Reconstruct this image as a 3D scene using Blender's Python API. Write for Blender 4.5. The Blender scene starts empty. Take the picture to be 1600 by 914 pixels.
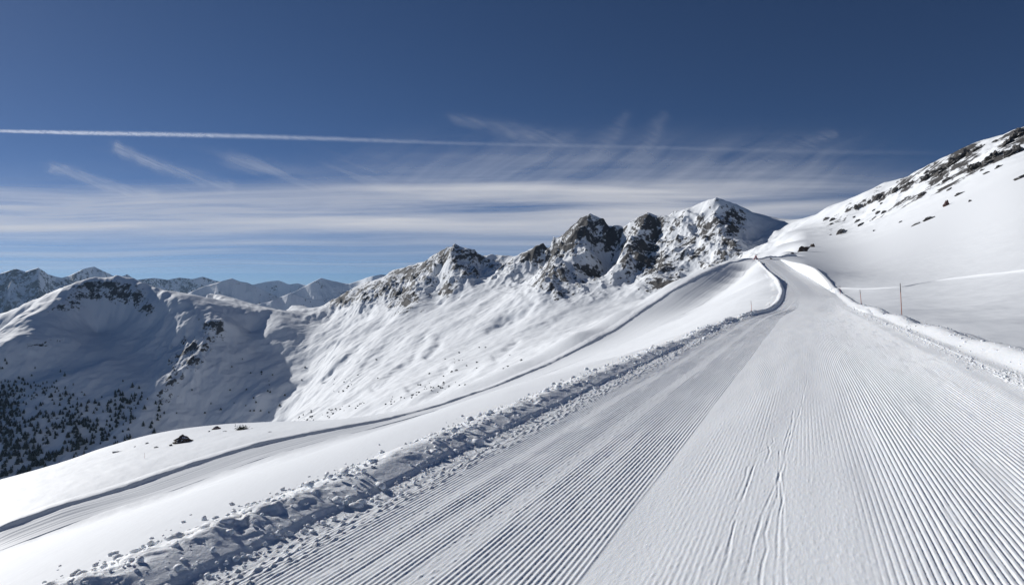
import bpy, math, random
import numpy as np
from mathutils import Vector, Matrix

# ------------------------------------------------------------------ basics
F, CU, CV = 1000.0, 800.0, 457.0          # focal length and centre of the 1600 x 914 photograph, in pixels
SUN_AZ, SUN_EL = -52.0, 24.0              # sun azimuth from +Y (negative = to the left), elevation
scene = bpy.context.scene
COL = scene.collection
rng = np.random.RandomState(7)


def P(u, v, d):
    """photo pixel + distance along the view axis -> world point (eye at the origin, looking along +Y)"""
    return ((u - CU) / F * d, d, (CV - v) / F * d)


def link(o):
    COL.objects.link(o)
    return o


def tag(o, label=None, cat=None, group=None, kind=None):
    if label: o['label'] = label
    if cat: o['category'] = cat
    if group: o['group'] = group
    if kind: o['kind'] = kind
    return o


# ------------------------------------------------------------------ noise
def _hash(ix, iy, seed):
    h = (ix.astype(np.int64) * 374761393 + iy.astype(np.int64) * 668265263 + seed * 1442695041) & 0xFFFFFFFF
    h = ((h ^ (h >> 13)) * 1274126177) & 0xFFFFFFFF
    return (h ^ (h >> 16)) & 0xFFFF


def noise(x, y, seed=0):
    x0 = np.floor(x); y0 = np.floor(y)
    fx = x - x0; fy = y - y0
    u = fx * fx * fx * (fx * (fx * 6 - 15) + 10)
    v = fy * fy * fy * (fy * (fy * 6 - 15) + 10)
    def g(dx, dy):
        a = _hash(x0 + dx, y0 + dy, seed) * (2 * math.pi / 65536.0)
        return np.cos(a) * (fx - dx) + np.sin(a) * (fy - dy)
    n00, n10, n01, n11 = g(0, 0), g(1, 0), g(0, 1), g(1, 1)
    return ((n00 * (1 - u) + n10 * u) * (1 - v) + (n01 * (1 - u) + n11 * u) * v) * 1.5


def fbm(x, y, octv=4, gain=0.5, lac=2.03, seed=0):
    s = 0; a = 1.0; f = 1.0
    for i in range(octv):
        s = s + a * noise(x * f + i * 17.3, y * f - i * 9.1, seed + i)
        a *= gain; f *= lac
    return s


def ridged(x, y, octv=4, gain=0.5, lac=2.07, seed=0):
    s = 0; a = 1.0; f = 1.0; w = 1.0
    for i in range(octv):
        n = 1 - np.abs(noise(x * f + i * 31.7, y * f + i * 5.3, seed + i)) * 1.6
        n = np.clip(n, 0, 1) ** 2
        s = s + a * n * w
        w = np.clip(n * 1.6, 0, 1)
        a *= gain; f *= lac
    return s


def sstep(a, b, x):
    t = np.clip((x - a) / (b - a), 0, 1)
    return t * t * (3 - 2 * t)


# ------------------------------------------------------------------ meshes
def grid_mesh(name, X, Y, Z, mat, attrs=None, parent=None):
    R, C = X.shape
    co = np.empty((R * C, 3), np.float32)
    co[:, 0] = X.ravel(); co[:, 1] = Y.ravel(); co[:, 2] = Z.ravel()
    i = (np.arange(R - 1)[:, None] * C + np.arange(C - 1)[None, :]).ravel()
    q = np.stack([i, i + 1, i + C + 1, i + C], 1).astype(np.int32)
    # keep the faces turned up
    p0, p1, p3 = co[q[0, 0]], co[q[0, 1]], co[q[0, 3]]
    if np.cross(p1 - p0, p3 - p0)[2] < 0:
        q = q[:, ::-1].copy()
    me = mesh_np(name, co, q)
    if attrs:
        for k, a in attrs.items():
            at = me.attributes.new(k, 'FLOAT', 'POINT')
            at.data.foreach_set('value', np.ascontiguousarray(a, np.float32).ravel())
    me.materials.append(mat)
    o = bpy.data.objects.new(name, me)
    if parent: o.parent = parent
    return link(o)


def mesh_np(name, co, faces, smooth=True):
    me = bpy.data.meshes.new(name)
    n = faces.shape[1]
    me.vertices.add(len(co)); me.vertices.foreach_set('co', np.ascontiguousarray(co, np.float32).ravel())
    me.loops.add(faces.size); me.loops.foreach_set('vertex_index', np.ascontiguousarray(faces, np.int32).ravel())
    me.polygons.add(len(faces))
    me.polygons.foreach_set('loop_start', np.arange(0, faces.size, n, dtype=np.int32))
    me.polygons.foreach_set('loop_total', np.full(len(faces), n, np.int32))
    me.polygons.foreach_set('use_smooth', np.full(len(faces), smooth, bool))
    me.update(calc_edges=True)
    return me


# ------------------------------------------------------------------ materials
def new_mat(name):
    m = bpy.data.materials.new(name); m.use_nodes = True
    nt = m.node_tree
    return m, nt, nt.nodes['Principled BSDF']


def node(nt, typ, **kw):
    n = nt.nodes.new(typ)
    for k, v in kw.items():
        if k in n.inputs: n.inputs[k].default_value = v
        else: setattr(n, k, v)
    return n


def math_node(nt, op, a, b=None, clamp=False):
    n = nt.nodes.new('ShaderNodeMath'); n.operation = op; n.use_clamp = clamp
    for i, s in enumerate((a, b)):
        if s is None: continue
        if isinstance(s, (int, float)): n.inputs[i].default_value = s
        else: nt.links.new(s, n.inputs[i])
    return n.outputs[0]


SNOW = (0.815, 0.84, 0.87, 1)


def snow_material(name, scale=6.0, bump=0.25, dist=0.02, scale2=60.0, color=SNOW, sss=0.0, stretch=None):
    m, nt, b = new_mat(name)
    if sss:
        b.inputs['Subsurface Weight'].default_value = 0.7; b.inputs['Subsurface Radius'].default_value = (1.0, 0.9, 0.8); b.inputs['Subsurface Scale'].default_value = sss
    b.inputs['Base Color'].default_value = color
    b.inputs['Roughness'].default_value = 0.62
    b.inputs['Specular IOR Level'].default_value = 0.15
    tc = node(nt, 'ShaderNodeTexCoord')
    n1 = node(nt, 'ShaderNodeTexNoise', Scale=scale, Detail=5.0, Roughness=0.6)
    n2 = node(nt, 'ShaderNodeTexNoise', Scale=scale2, Detail=3.0, Roughness=0.7)
    src = tc.outputs['Object']
    if stretch:
        mp = node(nt, 'ShaderNodeMapping'); mp.inputs['Rotation'].default_value = (0, 0, stretch[0]); mp.inputs['Scale'].default_value = (1, stretch[1], 1)
        nt.links.new(src, mp.inputs['Vector']); src = mp.outputs[0]
    nt.links.new(src, n1.inputs['Vector']); nt.links.new(src, n2.inputs['Vector'])
    s = math_node(nt, 'ADD', n1.outputs['Fac'], math_node(nt, 'MULTIPLY', n2.outputs['Fac'], 0.35))
    bp = node(nt, 'ShaderNodeBump', Strength=bump, Distance=dist)
    nt.links.new(s, bp.inputs['Height']); nt.links.new(bp.outputs['Normal'], b.inputs['Normal'])
    return m


def mountain_material(name, scale, rock_a=(0.040, 0.038, 0.038, 1), rock_b=(0.102, 0.098, 0.095, 1), bumpd=1.5, snow=SNOW):
    """snow with bare rock where the attribute 'rock' says so, broken up by noise in world space"""
    m, nt, b = new_mat(name)
    L = nt.links.new
    tc = node(nt, 'ShaderNodeTexCoord')
    at = node(nt, 'ShaderNodeAttribute', attribute_name='rock')
    n1 = node(nt, 'ShaderNodeTexNoise', Scale=scale, Detail=6.0, Roughness=0.68)
    L(tc.outputs['Object'], n1.inputs['Vector'])
    n2 = node(nt, 'ShaderNodeTexNoise', Scale=scale * 4.3, Detail=4.0, Roughness=0.65)
    L(tc.outputs['Object'], n2.inputs['Vector'])
    # rock where attribute + noise is high
    k = math_node(nt, 'ADD', at.outputs['Fac'],
                  math_node(nt, 'MULTIPLY', math_node(nt, 'SUBTRACT', n1.outputs['Fac'], 0.5), 1.7))
    k = math_node(nt, 'ADD', k, math_node(nt, 'MULTIPLY', math_node(nt, 'SUBTRACT', n2.outputs['Fac'], 0.5), 1.0))
    mr = node(nt, 'ShaderNodeMapRange'); mr.inputs['From Min'].default_value = 0.5; mr.inputs['From Max'].default_value = 0.62
    L(k, mr.inputs['Value'])
    cr = node(nt, 'ShaderNodeMixRGB'); cr.inputs[1].default_value = rock_a; cr.inputs[2].default_value = rock_b
    L(n2.outputs['Fac'], cr.inputs[0])
    mx = node(nt, 'ShaderNodeMixRGB'); mx.inputs[1].default_value = snow
    L(mr.outputs['Result'], mx.inputs[0]); L(cr.outputs[0], mx.inputs[2]); L(mx.outputs[0], b.inputs['Base Color'])
    b.inputs['Roughness'].default_value = 0.75
    b.inputs['Specular IOR Level'].default_value = 0.12
    bp = node(nt, 'ShaderNodeBump', Strength=0.55, Distance=bumpd)
    hh = math_node(nt, 'ADD', n1.outputs['Fac'], math_node(nt, 'MULTIPLY', mr.outputs['Result'], 0.5))
    hh = math_node(nt, 'MULTIPLY', hh, math_node(nt, 'ADD', math_node(nt, 'MULTIPLY', mr.outputs['Result'], 1.0), 0.25))
    L(hh, bp.inputs['Height']); L(bp.outputs['Normal'], b.inputs['Normal'])
    return m


M_PISTE = snow_material('groomed_snow', 30.0, 0.12, 0.006, 160.0, sss=0.006)
M_SLOPE = snow_material('untouched_snow', 0.9, 0.16, 0.07, 9.0, stretch=(0.9, 0.3))
M_BANK = snow_material('crumbly_snow', 22.0, 0.55, 0.02, 90.0, sss=0.012)
M_ROAD = snow_material('rolled_snow', 1.5, 0.2, 0.05, 8.0)
M_MOUNT = mountain_material('snowy_rock', 0.024)
M_FAR = mountain_material('distant_snowy_rock', 0.006, bumpd=12.0)


# ------------------------------------------------------------------ scattered-point surfaces
class TPS:
    """smooth (thin-plate) or creased (linear) surface through scattered points"""
    def __init__(s, pts, kind):
        pts = np.array(pts, float)
        # merge near-duplicates
        s.c = pts[:, :2]; n = len(pts); s.kind = kind
        A = np.zeros((n + 3, n + 3)); A[:n, :n] = s.phi(s.c[:, None, 0] - s.c[None, :, 0], s.c[:, None, 1] - s.c[None, :, 1])
        A[:n, :n] += np.eye(n) * (-1e-4 if kind == 'soft' else -1e-3)
        A[:n, n] = A[n, :n] = 1; A[:n, n + 1:] = s.c; A[n + 1:, :n] = s.c.T
        b = np.zeros(n + 3); b[:n] = pts[:, 2]
        w = np.linalg.solve(A, b)
        s.w = w[:n]; s.a = w[n:]

    def phi(s, dx, dy):
        r2 = dx * dx + dy * dy
        if s.kind == 'soft':
            return np.sqrt(r2 + 9.0)
        return np.sqrt(r2 + 1e-6)

    def __call__(s, x, y):
        sh = np.shape(x); x = np.ravel(x); y = np.ravel(y)
        out = np.empty(len(x))
        ch = 20000
        cx = s.c[:, 0].astype(np.float64); cy = s.c[:, 1]
        for i in range(0, len(x), ch):
            xx = x[i:i + ch]; yy = y[i:i + ch]
            out[i:i + ch] = s.phi(xx[:, None] - cx, yy[:, None] - cy) @ s.w + s.a[0] + s.a[1] * xx + s.a[2] * yy
        return out.reshape(sh)


def dense(pl, step):
    """(u,v,d) polyline -> 3D points about `step` metres apart"""
    p = [np.array(P(*q)) for q in pl]; out = [p[0]]
    for a, b in zip(p[:-1], p[1:]):
        n = max(1, int(round(np.linalg.norm((b - a)[:2]) / step)))
        for k in range(1, n + 1):
            out.append(a + (b - a) * k / n)
    return out


def pline(pl, n):
    """smooth resampling of a 3D polyline (Catmull-Rom on y)"""
    return np.array(pl)


# ------------------------------------------------------------------ the groomed run: its two edges
AZ = math.radians(24.5)
DIR = np.array([math.sin(AZ), math.cos(AZ)]); RGT = np.array([math.cos(AZ), -math.sin(AZ)])
TL, TR = -3.50, 3.30                        # left and right edge of the run, metres across
def on_run(t, s):                          # lateral / along -> x, y
    return t * RGT[0] + s * DIR[0], t * RGT[1] + s * DIR[1]

ZL0, ZR0 = -1.84, -1.42                   # heights of the two edges: the run falls a little to the left
# edges as x(y) and z(y); beyond the straight the run swings left and climbs to the shoulder
upL = [(1206, 487, 54), (1222, 472, 75), (1226, 456, 95), (1217, 441, 125), (1206, 428, 155), (1195, 418, 185), (1185, 408, 225), (1181, 404.5, 240)]
upR = [(1326, 479, 53), (1308, 461, 92), (1289, 447, 118), (1270, 435, 145), (1245, 422, 185), (1226, 410, 225), (1221, 407, 240)]
def edge(t, up, ymax):
    pts = []
    for y in (-6, 0, 3, 6, 10, 15, 20, 27, 34, 40):
        s = (y - t * RGT[1]) / DIR[1]
        pts.append((on_run(t, s)[0], y, (ZL0 if t < 0 else ZR0) + 0.007 * y))
    pts += [P(*q) for q in up]
    a = np.array(pts)
    yy = np.linspace(-6, 240, 1200)
    # smooth interpolation
    xs = np.interp(yy, a[:, 1], a[:, 0]); zs = np.interp(yy, a[:, 1], a[:, 2])
    def sm(f, sig):
        k = np.exp(-0.5 * (np.arange(-60, 61) / sig) ** 2); k /= k.sum()
        pad = np.concatenate([f[0] + (f[0] - f[60:0:-1]), f, f[-1] + (f[-1] - f[-2:-62:-1])])
        return np.convolve(pad, k, 'valid')
    return yy, sm(xs, 16), sm(zs, 22)
EY, ELX, ELZ = edge(TL, upL, 240)
_, ERX, ERZ = edge(TR, upR, 240)
def left_edge(y): return np.interp(y, EY, ELX), np.interp(y, EY, ELZ)
def right_edge(y): return np.interp(y, EY, ERX), np.interp(y, EY, ERZ)

# ------------------------------------------------------------------ near ground
R1 = [(500, 478, 2700), (520, 468, 2650), (545, 455, 2600), (575, 440, 2520), (600, 432, 2450), (625, 420, 2400), (645, 416, 2350), (665, 405, 2250), (690, 390, 2150), (712, 380, 2080), (740, 388, 2060), (770, 396, 2040), (805, 399, 2000), (825, 388, 1950), (850, 380, 1900), (880, 360, 1830), (905, 340, 1770), (922, 333, 1740), (945, 341, 1720), (972, 352, 1700), (990, 345, 1660), (1010, 331, 1640), (1030, 338, 1620), (1048, 331, 1600), (1075, 326, 1560), (1095, 318, 1530), (1117, 309, 1500), (1150, 321, 1520), (1190, 338, 1530), (1230, 347, 1500), (1260, 344, 1450), (1290, 335, 1350), (1330, 318, 1230), (1370, 301, 1120), (1400, 289, 1050), (1440, 268, 960), (1490, 240, 860), (1540, 222, 790), (1600, 201, 720), (1660, 175, 670), (1800, 130, 600), (2000, 60, 540)]
roadF = [(-70, 866, 71), (0, 828, 75), (100, 795, 80), (200, 764, 87), (300, 728, 95), (400, 697, 103), (500, 676, 110), (600, 659, 116), (690, 634, 125), (780, 603, 135), (860, 570, 146), (960, 519, 165), (1050, 457, 190), (1100, 430, 207), (1140, 411.5, 225), (1182, 406, 238)]
roadN = [(-70, 893, 65.6), (0, 855, 71.3), (120, 815, 77.1), (250, 775, 84.3), (420, 712, 98.5), (520, 685, 106.4), (600, 664, 114), (700, 636, 121), (800, 604, 128), (900, 566, 136), (1000, 525, 146), (1050, 500, 158), (1100, 474, 176), (1150, 441, 201), (1180, 413, 225)]
crest = [(-80, 772, 108), (0, 750, 112), (50, 735, 120), (100, 721, 130), (150, 703, 140), (200, 689, 150), (250, 678, 158), (300, 672, 166), (380, 668, 175), (450, 667, 180), (520, 661, 172), (600, 648, 150), (660, 631, 140), (720, 606, 143), (800, 572, 152), (900, 521, 166), (960, 490, 182), (1050, 441, 206), (1100, 420, 220), (1140, 406, 238), (1200, 403, 250)]
near = []
for y in (-6, -2, 2, 5, 9, 14, 20, 28, 36):
    for t in (TL - 0.8, 0.5, TR + 0.7):
        s = (y - t * RGT[1]) / DIR[1]
        near.append((on_run(t, s)[0], y, ZL0 + (ZR0 - ZL0) * np.clip((t - TL) / (TR - TL), 0, 1) + 0.007 * y))
for y in np.arange(44, 236, 6.5):
    x, z = left_edge(y); near.append((float(x) - 0.8, y, float(z)))
    x, z = right_edge(y); near.append((float(x) + 0.8, y, float(z) + 0.02))
near += [P(*q) for q in roadF] + [P(*q) for q in roadN] + [P(*q) for q in crest]
for (u, v, d) in crest[:-2]:
    near.append(P(u, v + 42 * 160 / d, d + 45)); near.append(P(u, v + 110, d + 120)); near.append(P(u, v + 150, d + 260))
# mound between the run and the lower road
near += [P(*q) for q in [(1180, 452, 125), (1180, 430, 165), (1120, 482, 150)]]
# right hillside
hill = {1230: [(240, 404), (330, 391), (600, 379), (1000, 363), (1480, 347)],
        1275: [(120, 430), (240, 412), (330, 396), (600, 378), (1000, 360), (1420, 343)],
        1330: [(80, 463), (130, 436), (250, 422), (450, 392), (800, 365), (1200, 338)],
        1400: [(36, 497), (80, 458), (200, 408), (450, 357), (750, 318), (1050, 290)],
        1500: [(20, 522), (40, 482), (100, 430), (250, 365), (450, 310), (840, 238)],
        1600: [(14.5, 552), (25, 500), (40, 466), (100, 392), (250, 310), (450, 252), (720, 202)],
        1800: [(10.5, 600), (25, 500), (40, 430), (100, 340), (250, 260), (450, 190), (600, 150)],
        2100: [(8, 640), (20, 520), (60, 350), (200, 250), (500, 120)]}
hus = sorted(hill); hd = np.geomspace(14, 1250, 17); hill_pts = []
HV = np.array([np.interp(np.log(hd), np.log([q[0] for q in hill[u]]), [q[1] for q in hill[u]], left=-1, right=-1) for u in hus])
for u in range(1330, 2101, 45):
    for j, d in enumerate(hd):
        cols = HV[:, j]; lo = max(i for i in range(len(hus)) if hus[i] <= u); hi = min(lo + 1, len(hus) - 1)
        if cols[lo] < 0 or cols[hi] < 0: continue
        k = 0 if hi == lo else (u - hus[lo]) / (hus[hi] - hus[lo])
        hill_pts.append(P(u, cols[lo] * (1 - k) + cols[hi] * k, d))
near += hill_pts
saddle = [(1230, 400, 275), (1232, 390, 330), (1228, 381, 600), (1226, 366, 1000)]
near += [P(*q) for q in saddle]
def planar(a, b, n, sag=0.0):
    """points between two control points, sagging or bulging a little"""
    a = np.array(a); b = np.array(b); L = np.linalg.norm((b - a)[:2])
    for i in range(1, n):
        k = i / n; p = a + (b - a) * k
        near.append((p[0], p[1], p[2] + sag * L * 4 * k * (1 - k)))
# the slope falling from the run's left bank to the lower road
for (u, v, d) in roadN[:-2]:
    q = (u - CU) / F
    y = (TL - 0.8) / (q * math.cos(AZ) - math.sin(AZ))
    if 0 < y < 60:
        planar((q * y, y, ZL0 + 0.007 * y), P(u, v, d), 6 if y < 20 else 5, -0.012)
for a, b in zip(roadN[:-1], roadN[1:]): planar(P(*a), P(*b), 3)
for a, b in zip(roadF[:-1], roadF[1:]): planar(P(*a), P(*b), 3)
keep = []
for p in near:
    if all((p[0] - q[0]) ** 2 + (p[1] - q[1]) ** 2 > (0.9 + 0.012 * p[1]) ** 2 for q in keep): keep.append(tuple(float(c) for c in p))
near = keep
ZN0 = TPS(near, 'soft')

RF = np.array([P(*q) for q in roadF]); RN = np.array([P(*q) for q in roadN])
def resample(p, n):
    """arc-length resampling with a little smoothing"""
    d = np.concatenate([[0], np.cumsum(np.linalg.norm(np.diff(p, axis=0), axis=1))])
    t = np.linspace(0, d[-1], n)
    q = np.stack([np.interp(t, d, p[:, i]) for i in range(3)], 1)
    k = np.exp(-0.5 * (np.arange(-n // 12, n // 12 + 1) / (n / 40.0)) ** 2); k /= k.sum(); h = len(k) // 2
    out = []
    for i in range(3):
        f = q[:, i]; pad = np.concatenate([2 * f[0] - f[h:0:-1], f, 2 * f[-1] - f[-2:-h - 2:-1]])
        out.append(np.convolve(pad, k, 'valid'))
    return np.stack(out, 1)
RF_S = resample(RF, 600); RN_S = resample(RN, 600)


# the right hillside as a smooth sheet: photo height over log distance, softened both ways
_lu = np.arange(1140, 2240, 2.5); _ld = np.linspace(math.log(7), math.log(1500), 200)
_t = np.array([np.interp(_ld, np.log([q[0] for q in hill[u]]), [(CV - q[1]) / F for q in hill[u]]) for u in hus])
_t = np.array([np.interp(_lu, hus, _t[:, j]) for j in range(len(_ld))]).T
def _blur(a, sig, ax):
    n = int(sig * 3); k = np.exp(-0.5 * (np.arange(-n, n + 1) / sig) ** 2); k /= k.sum()
    return np.apply_along_axis(lambda f: np.convolve(np.concatenate([2 * f[0] - f[n:0:-1], f, 2 * f[-1] - f[-2:-n - 2:-1]]), k, 'valid'), ax, a)
_t = _blur(_blur(_t, 13, 1), 18, 0)
def ZH(x, y):
    y = np.maximum(y, 1.0)
    iu = np.clip((CU + F * x / y - _lu[0]) / 2.5, 0, len(_lu) - 1.001); jd = np.clip((np.log(y) - _ld[0]) / (_ld[1] - _ld[0]), 0, len(_ld) - 1.001)
    a = iu.astype(int); b = jd.astype(int); fu = iu - a; fd = jd - b
    return y * ((_t[a, b] * (1 - fu) + _t[a + 1, b] * fu) * (1 - fd) + (_t[a, b + 1] * (1 - fu) + _t[a + 1, b + 1] * fu) * fd)
def wH(x, y):
    u = CU + F * x / np.maximum(y, 1.0)
    rx, _ = right_edge(y)
    w1 = sstep(0.6, 3.0 + 0.12 * np.minimum(y, 100), x - rx)
    w2 = sstep(1200, 1262, u)
    w = np.where(y < 150, w1, 0) * (1 - sstep(90, 150, y)) + w2 * sstep(90, 150, y)
    dr = np.interp(u, [q[0] for q in R1], [q[2] for q in R1])
    return w * (1 - sstep(0.66, 0.88, y / dr)) * (y > 5)


def ZN(x, y):
    w = wH(x, y)
    off = (left_edge(y)[0] - x) * math.cos(AZ)                         # metres outside the run's left edge
    dip = 0.085 * np.exp(-np.abs(off) / 0.7) * (1 - sstep(34, 50, y)) * (y > -8)
    return ZN0(x, y) * (1 - w) + ZH(x, y) * w - dip


# ------------------------------------------------------------------ the massif, the valley and the left hill
mid = []
mid += dense(R1, 45)
spurs = [
    [(668, 402, 2240), (655, 425, 2150), (640, 450, 2060), (625, 473, 1960)],
    [(712, 382, 2080), (704, 420, 1960), (700, 450, 1880), (715, 468, 1820)],
    [(690, 392, 2150), (672, 430, 2030), (650, 470, 1900), (632, 492, 1820)],
    [(922, 334, 1740), (913, 372, 1660), (903, 388, 1610), (882, 404, 1560), (868, 425, 1510), (850, 448, 1460), (838, 464, 1430)],
    [(903, 388, 1610), (906, 420, 1530), (915, 442, 1480)],
    [(1010, 332, 1640), (992, 365, 1560), (978, 400, 1490), (967, 436, 1420)],
    [(1048, 332, 1600), (1050, 375, 1490), (1040, 410, 1400), (1022, 450, 1310), (1012, 467, 1280)],
    [(1117, 310, 1500), (1126, 345, 1430), (1134, 372, 1360), (1142, 395, 1310), (1152, 412, 1270)],
    [(825, 388, 1950), (815, 410, 1880)],
]
for s in spurs: mid += dense(s, 40)
gullies = [
    [(960, 372, 1690), (962, 390, 1640), (956, 425, 1550), (945, 450, 1480)],
    [(1028, 352, 1610), (1022, 378, 1530), (1010, 408, 1450), (992, 442, 1380)],
    [(1085, 350, 1510), (1090, 385, 1400), (1078, 425, 1310)],
    [(735, 410, 2040), (760, 430, 1900), (780, 440, 1780)],
    [(690, 415, 2110), (685, 445, 1960), (690, 475, 1800)],
    [(860, 400, 1840), (850, 420, 1720), (830, 440, 1640)],
    [(1180, 372, 1420), (1185, 396, 1330)],
    [(655, 445, 2110), (612, 470, 2050)],
]
for s, dd_ in zip(gullies, (60, 45, 15, 60, 50, 50, 0, 50)): mid += dense([(u, v, d + dd_) for u, v, d in s], 45)
fields = [(560, 500, 2150), (600, 512, 1900), (530, 530, 1950), (510, 505, 2350), (650, 515, 1650), (700, 502, 1620), (760, 472, 1650), (820, 452, 1600), (800, 505, 1400), (870, 484, 1330), (930, 474, 1330), (1000, 482, 1180), (900, 525, 1050), (960, 500, 1080), (700, 560, 1250), (600, 575, 1450), (545, 600, 1500), (520, 560, 1750), (600, 622, 1080), (700, 592, 950), (800, 552, 900), (900, 517, 800), (540, 640, 1180), (480, 664, 1250), (430, 668, 1790), (1060, 445, 1200), (1110, 425, 1150), (1160, 408, 1050), (1180, 410, 700), (750, 640, 600), (600, 700, 700), (420, 730, 900), (1000, 510, 500), (900, 580, 450), (1100, 455, 450), (1180, 420, 420), (600, 780, 450), (300, 780, 1000), (0, 830, 1100), (300, 950, 450), (0, 1000, 450), (-200, 1000, 450)]
mid += [P(*q) for q in fields]
# left hill
Lc = [(-250, 560, 2550), (-120, 530, 2550), (0, 491, 2520), (50, 469, 2480), (100, 449, 2450), (145, 433, 2430), (185, 430, 2450), (205, 433, 2440), (240, 449, 2390), (270, 464, 2310), (300, 483, 2250), (345, 499, 2200)]
mid += dense(Lc, 60)
mid += dense([(145, 433, 2430), (95, 470, 2280), (60, 500, 2170), (20, 535, 2040), (-60, 590, 1920), (-200, 650, 1800)], 50)
mid += dense([(345, 499, 2200), (312, 540, 2100), (282, 580, 2000), (255, 612, 1920), (235, 650, 1850)], 50)
mid += dense([(275, 470, 2750), (320, 461, 2650), (350, 463, 2600), (385, 477, 2480), (418, 482, 2400), (440, 503, 2300), (468, 545, 2150), (484, 580, 2030)], 60)
mid += dense([(-150, 625, 1940), (0, 605, 1940), (60, 598, 1950), (130, 593, 1970), (175, 592, 1990)], 60)
mid += [P(*q) for q in [(150, 520, 2300), (200, 500, 2330), (210, 545, 2170), (240, 510, 2260), (160, 565, 2060), (250, 560, 2110), (120, 575, 2030), (60, 580, 2010), (-60, 545, 2350), (20, 510, 2400), (50, 655, 1840), (0, 705, 1760), (200, 650, 1850), (150, 705, 1760), (300, 655, 1880), (400, 620, 1910), (-150, 700, 1800), (440, 600, 1950), (400, 550, 2160), (360, 600, 1990), (390, 520, 2290), (478, 600, 1930), (450, 640, 1840), (350, 665, 1850), (-150, 760, 1690), (0, 765, 1660), (200, 705, 1720), (300, 720, 1770), (420, 700, 1750), (455, 477, 2850), (440, 492, 2750), (495, 505, 2600), (480, 480, 2860)]]
# the far side of the crests falls away
for (u, v, d) in R1[::3] + Lc[::2] + [(320, 461, 2650), (385, 477, 2480), (275, 470, 2750), (455, 477, 2850)]:
    mid.append(P(u, v + 95, d * 1.16)); mid.append(P(u, v + 170, d * 1.45))
mid += [p for p in hill_pts if p[1] > 200]
mid += [P(*q) for q in saddle]
mid_u = []
for p in mid:
    p = tuple(float(a) for a in p)
    if all((p[0] - q[0]) ** 2 + (p[1] - q[1]) ** 2 > 18 ** 2 for q in mid_u): mid_u.append(p)
ZM0 = TPS(mid_u, 'lin')

# bare rock: soft ellipses laid over the photograph's rocky patches, (u, v, radius u, radius v, tilt, strength)
ROCK = [(545, 459, 42, 12, -25, 1.0), (600, 440, 40, 20, -20, .9), (640, 424, 34, 18, -25, .9), (712, 390, 40, 17, -5, .9), (765, 406, 45, 16, 15, .62), (822, 394, 22, 12, -20, .85),
        (852, 386, 36, 20, -30, .85), (890, 366, 40, 28, -40, 1), (925, 356, 34, 28, 0, 1), (950, 366, 25, 20, 40, .85), (865, 440, 30, 24, -30, .95), (885, 456, 22, 18, -20, .9), (914, 426, 18, 24, 60, .8),
        (648, 468, 36, 26, -35, .95), (700, 452, 26, 16, 20, .7), (735, 426, 34, 9, 15, .5), (1008, 346, 30, 16, 0, .8), (1000, 386, 32, 34, 0, .8), (985, 415, 26, 20, 0, .75), (1040, 352, 26, 26, 0, .5),
        (1035, 434, 28, 28, -40, 1), (1115, 360, 26, 40, 10, .5), (1132, 385, 22, 24, 0, .7), (1140, 350, 22, 30, 20, .75), (1097, 402, 25, 22, 0, .5), (1075, 382, 24, 20, 0, .5), (1170, 330, 55, 7, 20, .5), (970, 440, 14, 10, 0, .9),
        (1592, 214, 34, 12, -25, .95), (1570, 238, 42, 11, -28, .95), (1502, 244, 36, 16, -30, .95), (1460, 270, 24, 18, -30, .95), (1525, 262, 34, 9, -28, .8), (1420, 284, 26, 11, -25, .8), (1378, 303, 28, 9, -25, .75), (1335, 320, 28, 9, -22, .7), (1420, 312, 36, 8, -30, .55), (1300, 345, 22, 8, -30, .5), (1380, 335, 30, 6, -30, .45), (1480, 285, 50, 9, -25, .5), (1310, 352, 22, 5, -40, .5),
        (165, 452, 50, 17, 5, .85), (98, 480, 34, 14, -25, .55), (205, 462, 34, 14, 25, .7), (330, 515, 22, 20, -40, .72), (292, 552, 34, 20, -30, .8), (268, 588, 20, 14, -30, .65), (75, 536, 30, 6, -10, .6), (255, 620, 22, 18, -40, .5),
        (650, 548, 0.1, .1, 0, .0), (640, 585, 22, 9, -25, .55), (590, 590, 30, 7, -20, .45), (540, 608, 32, 7, -20, .45), (490, 650, 30, 5, -30, .4), (14, 640, 34, 34, 0, .62), (105, 655, 34, 24, 20, .5), (45, 690, 30, 18, 0, .5), (200, 630, 26, 16, 20, .5)]
ROCKY = [(760, 405, 330, 30, -10, 1), (880, 395, 110, 55, 0, 1), (1060, 375, 110, 65, 0, 1), (600, 448, 100, 28, -18, 1), (1480, 265, 160, 45, -28, .7), (160, 460, 110, 32, 5, .6), (295, 550, 40, 60, 25, .6)]


def blobs(u, v, lst, hard=1.6):
    out = np.zeros(np.shape(u))
    for (cu, cv, ru, rv, an, st) in lst:
        a = math.radians(an); ca, sa = math.cos(a), math.sin(a)
        du = u - cu; dv = v - cv
        p = (du * ca + dv * sa) / ru; q = (-du * sa + dv * ca) / rv
        out = np.maximum(out, st * np.clip(hard * (1 - np.sqrt(p * p + q * q) * 0.62), 0, 1))
    return out


RAVINES = [[(664, 530), (652, 548), (642, 566), (622, 580), (604, 596), (585, 606)], [(690, 526), (682, 544), (668, 556)], [(806, 534), (792, 546), (774, 556)], [(546, 562), (530, 577), (508, 592)], [(560, 545), (548, 552), (535, 560)], [(835, 470), (820, 490), (790, 505), (765, 515)], [(530, 535), (520, 545)], [(700, 575), (670, 592), (640, 606)]]


def project(x, y, z):
    return CU + F * x / y, CV - F * z / y


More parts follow.
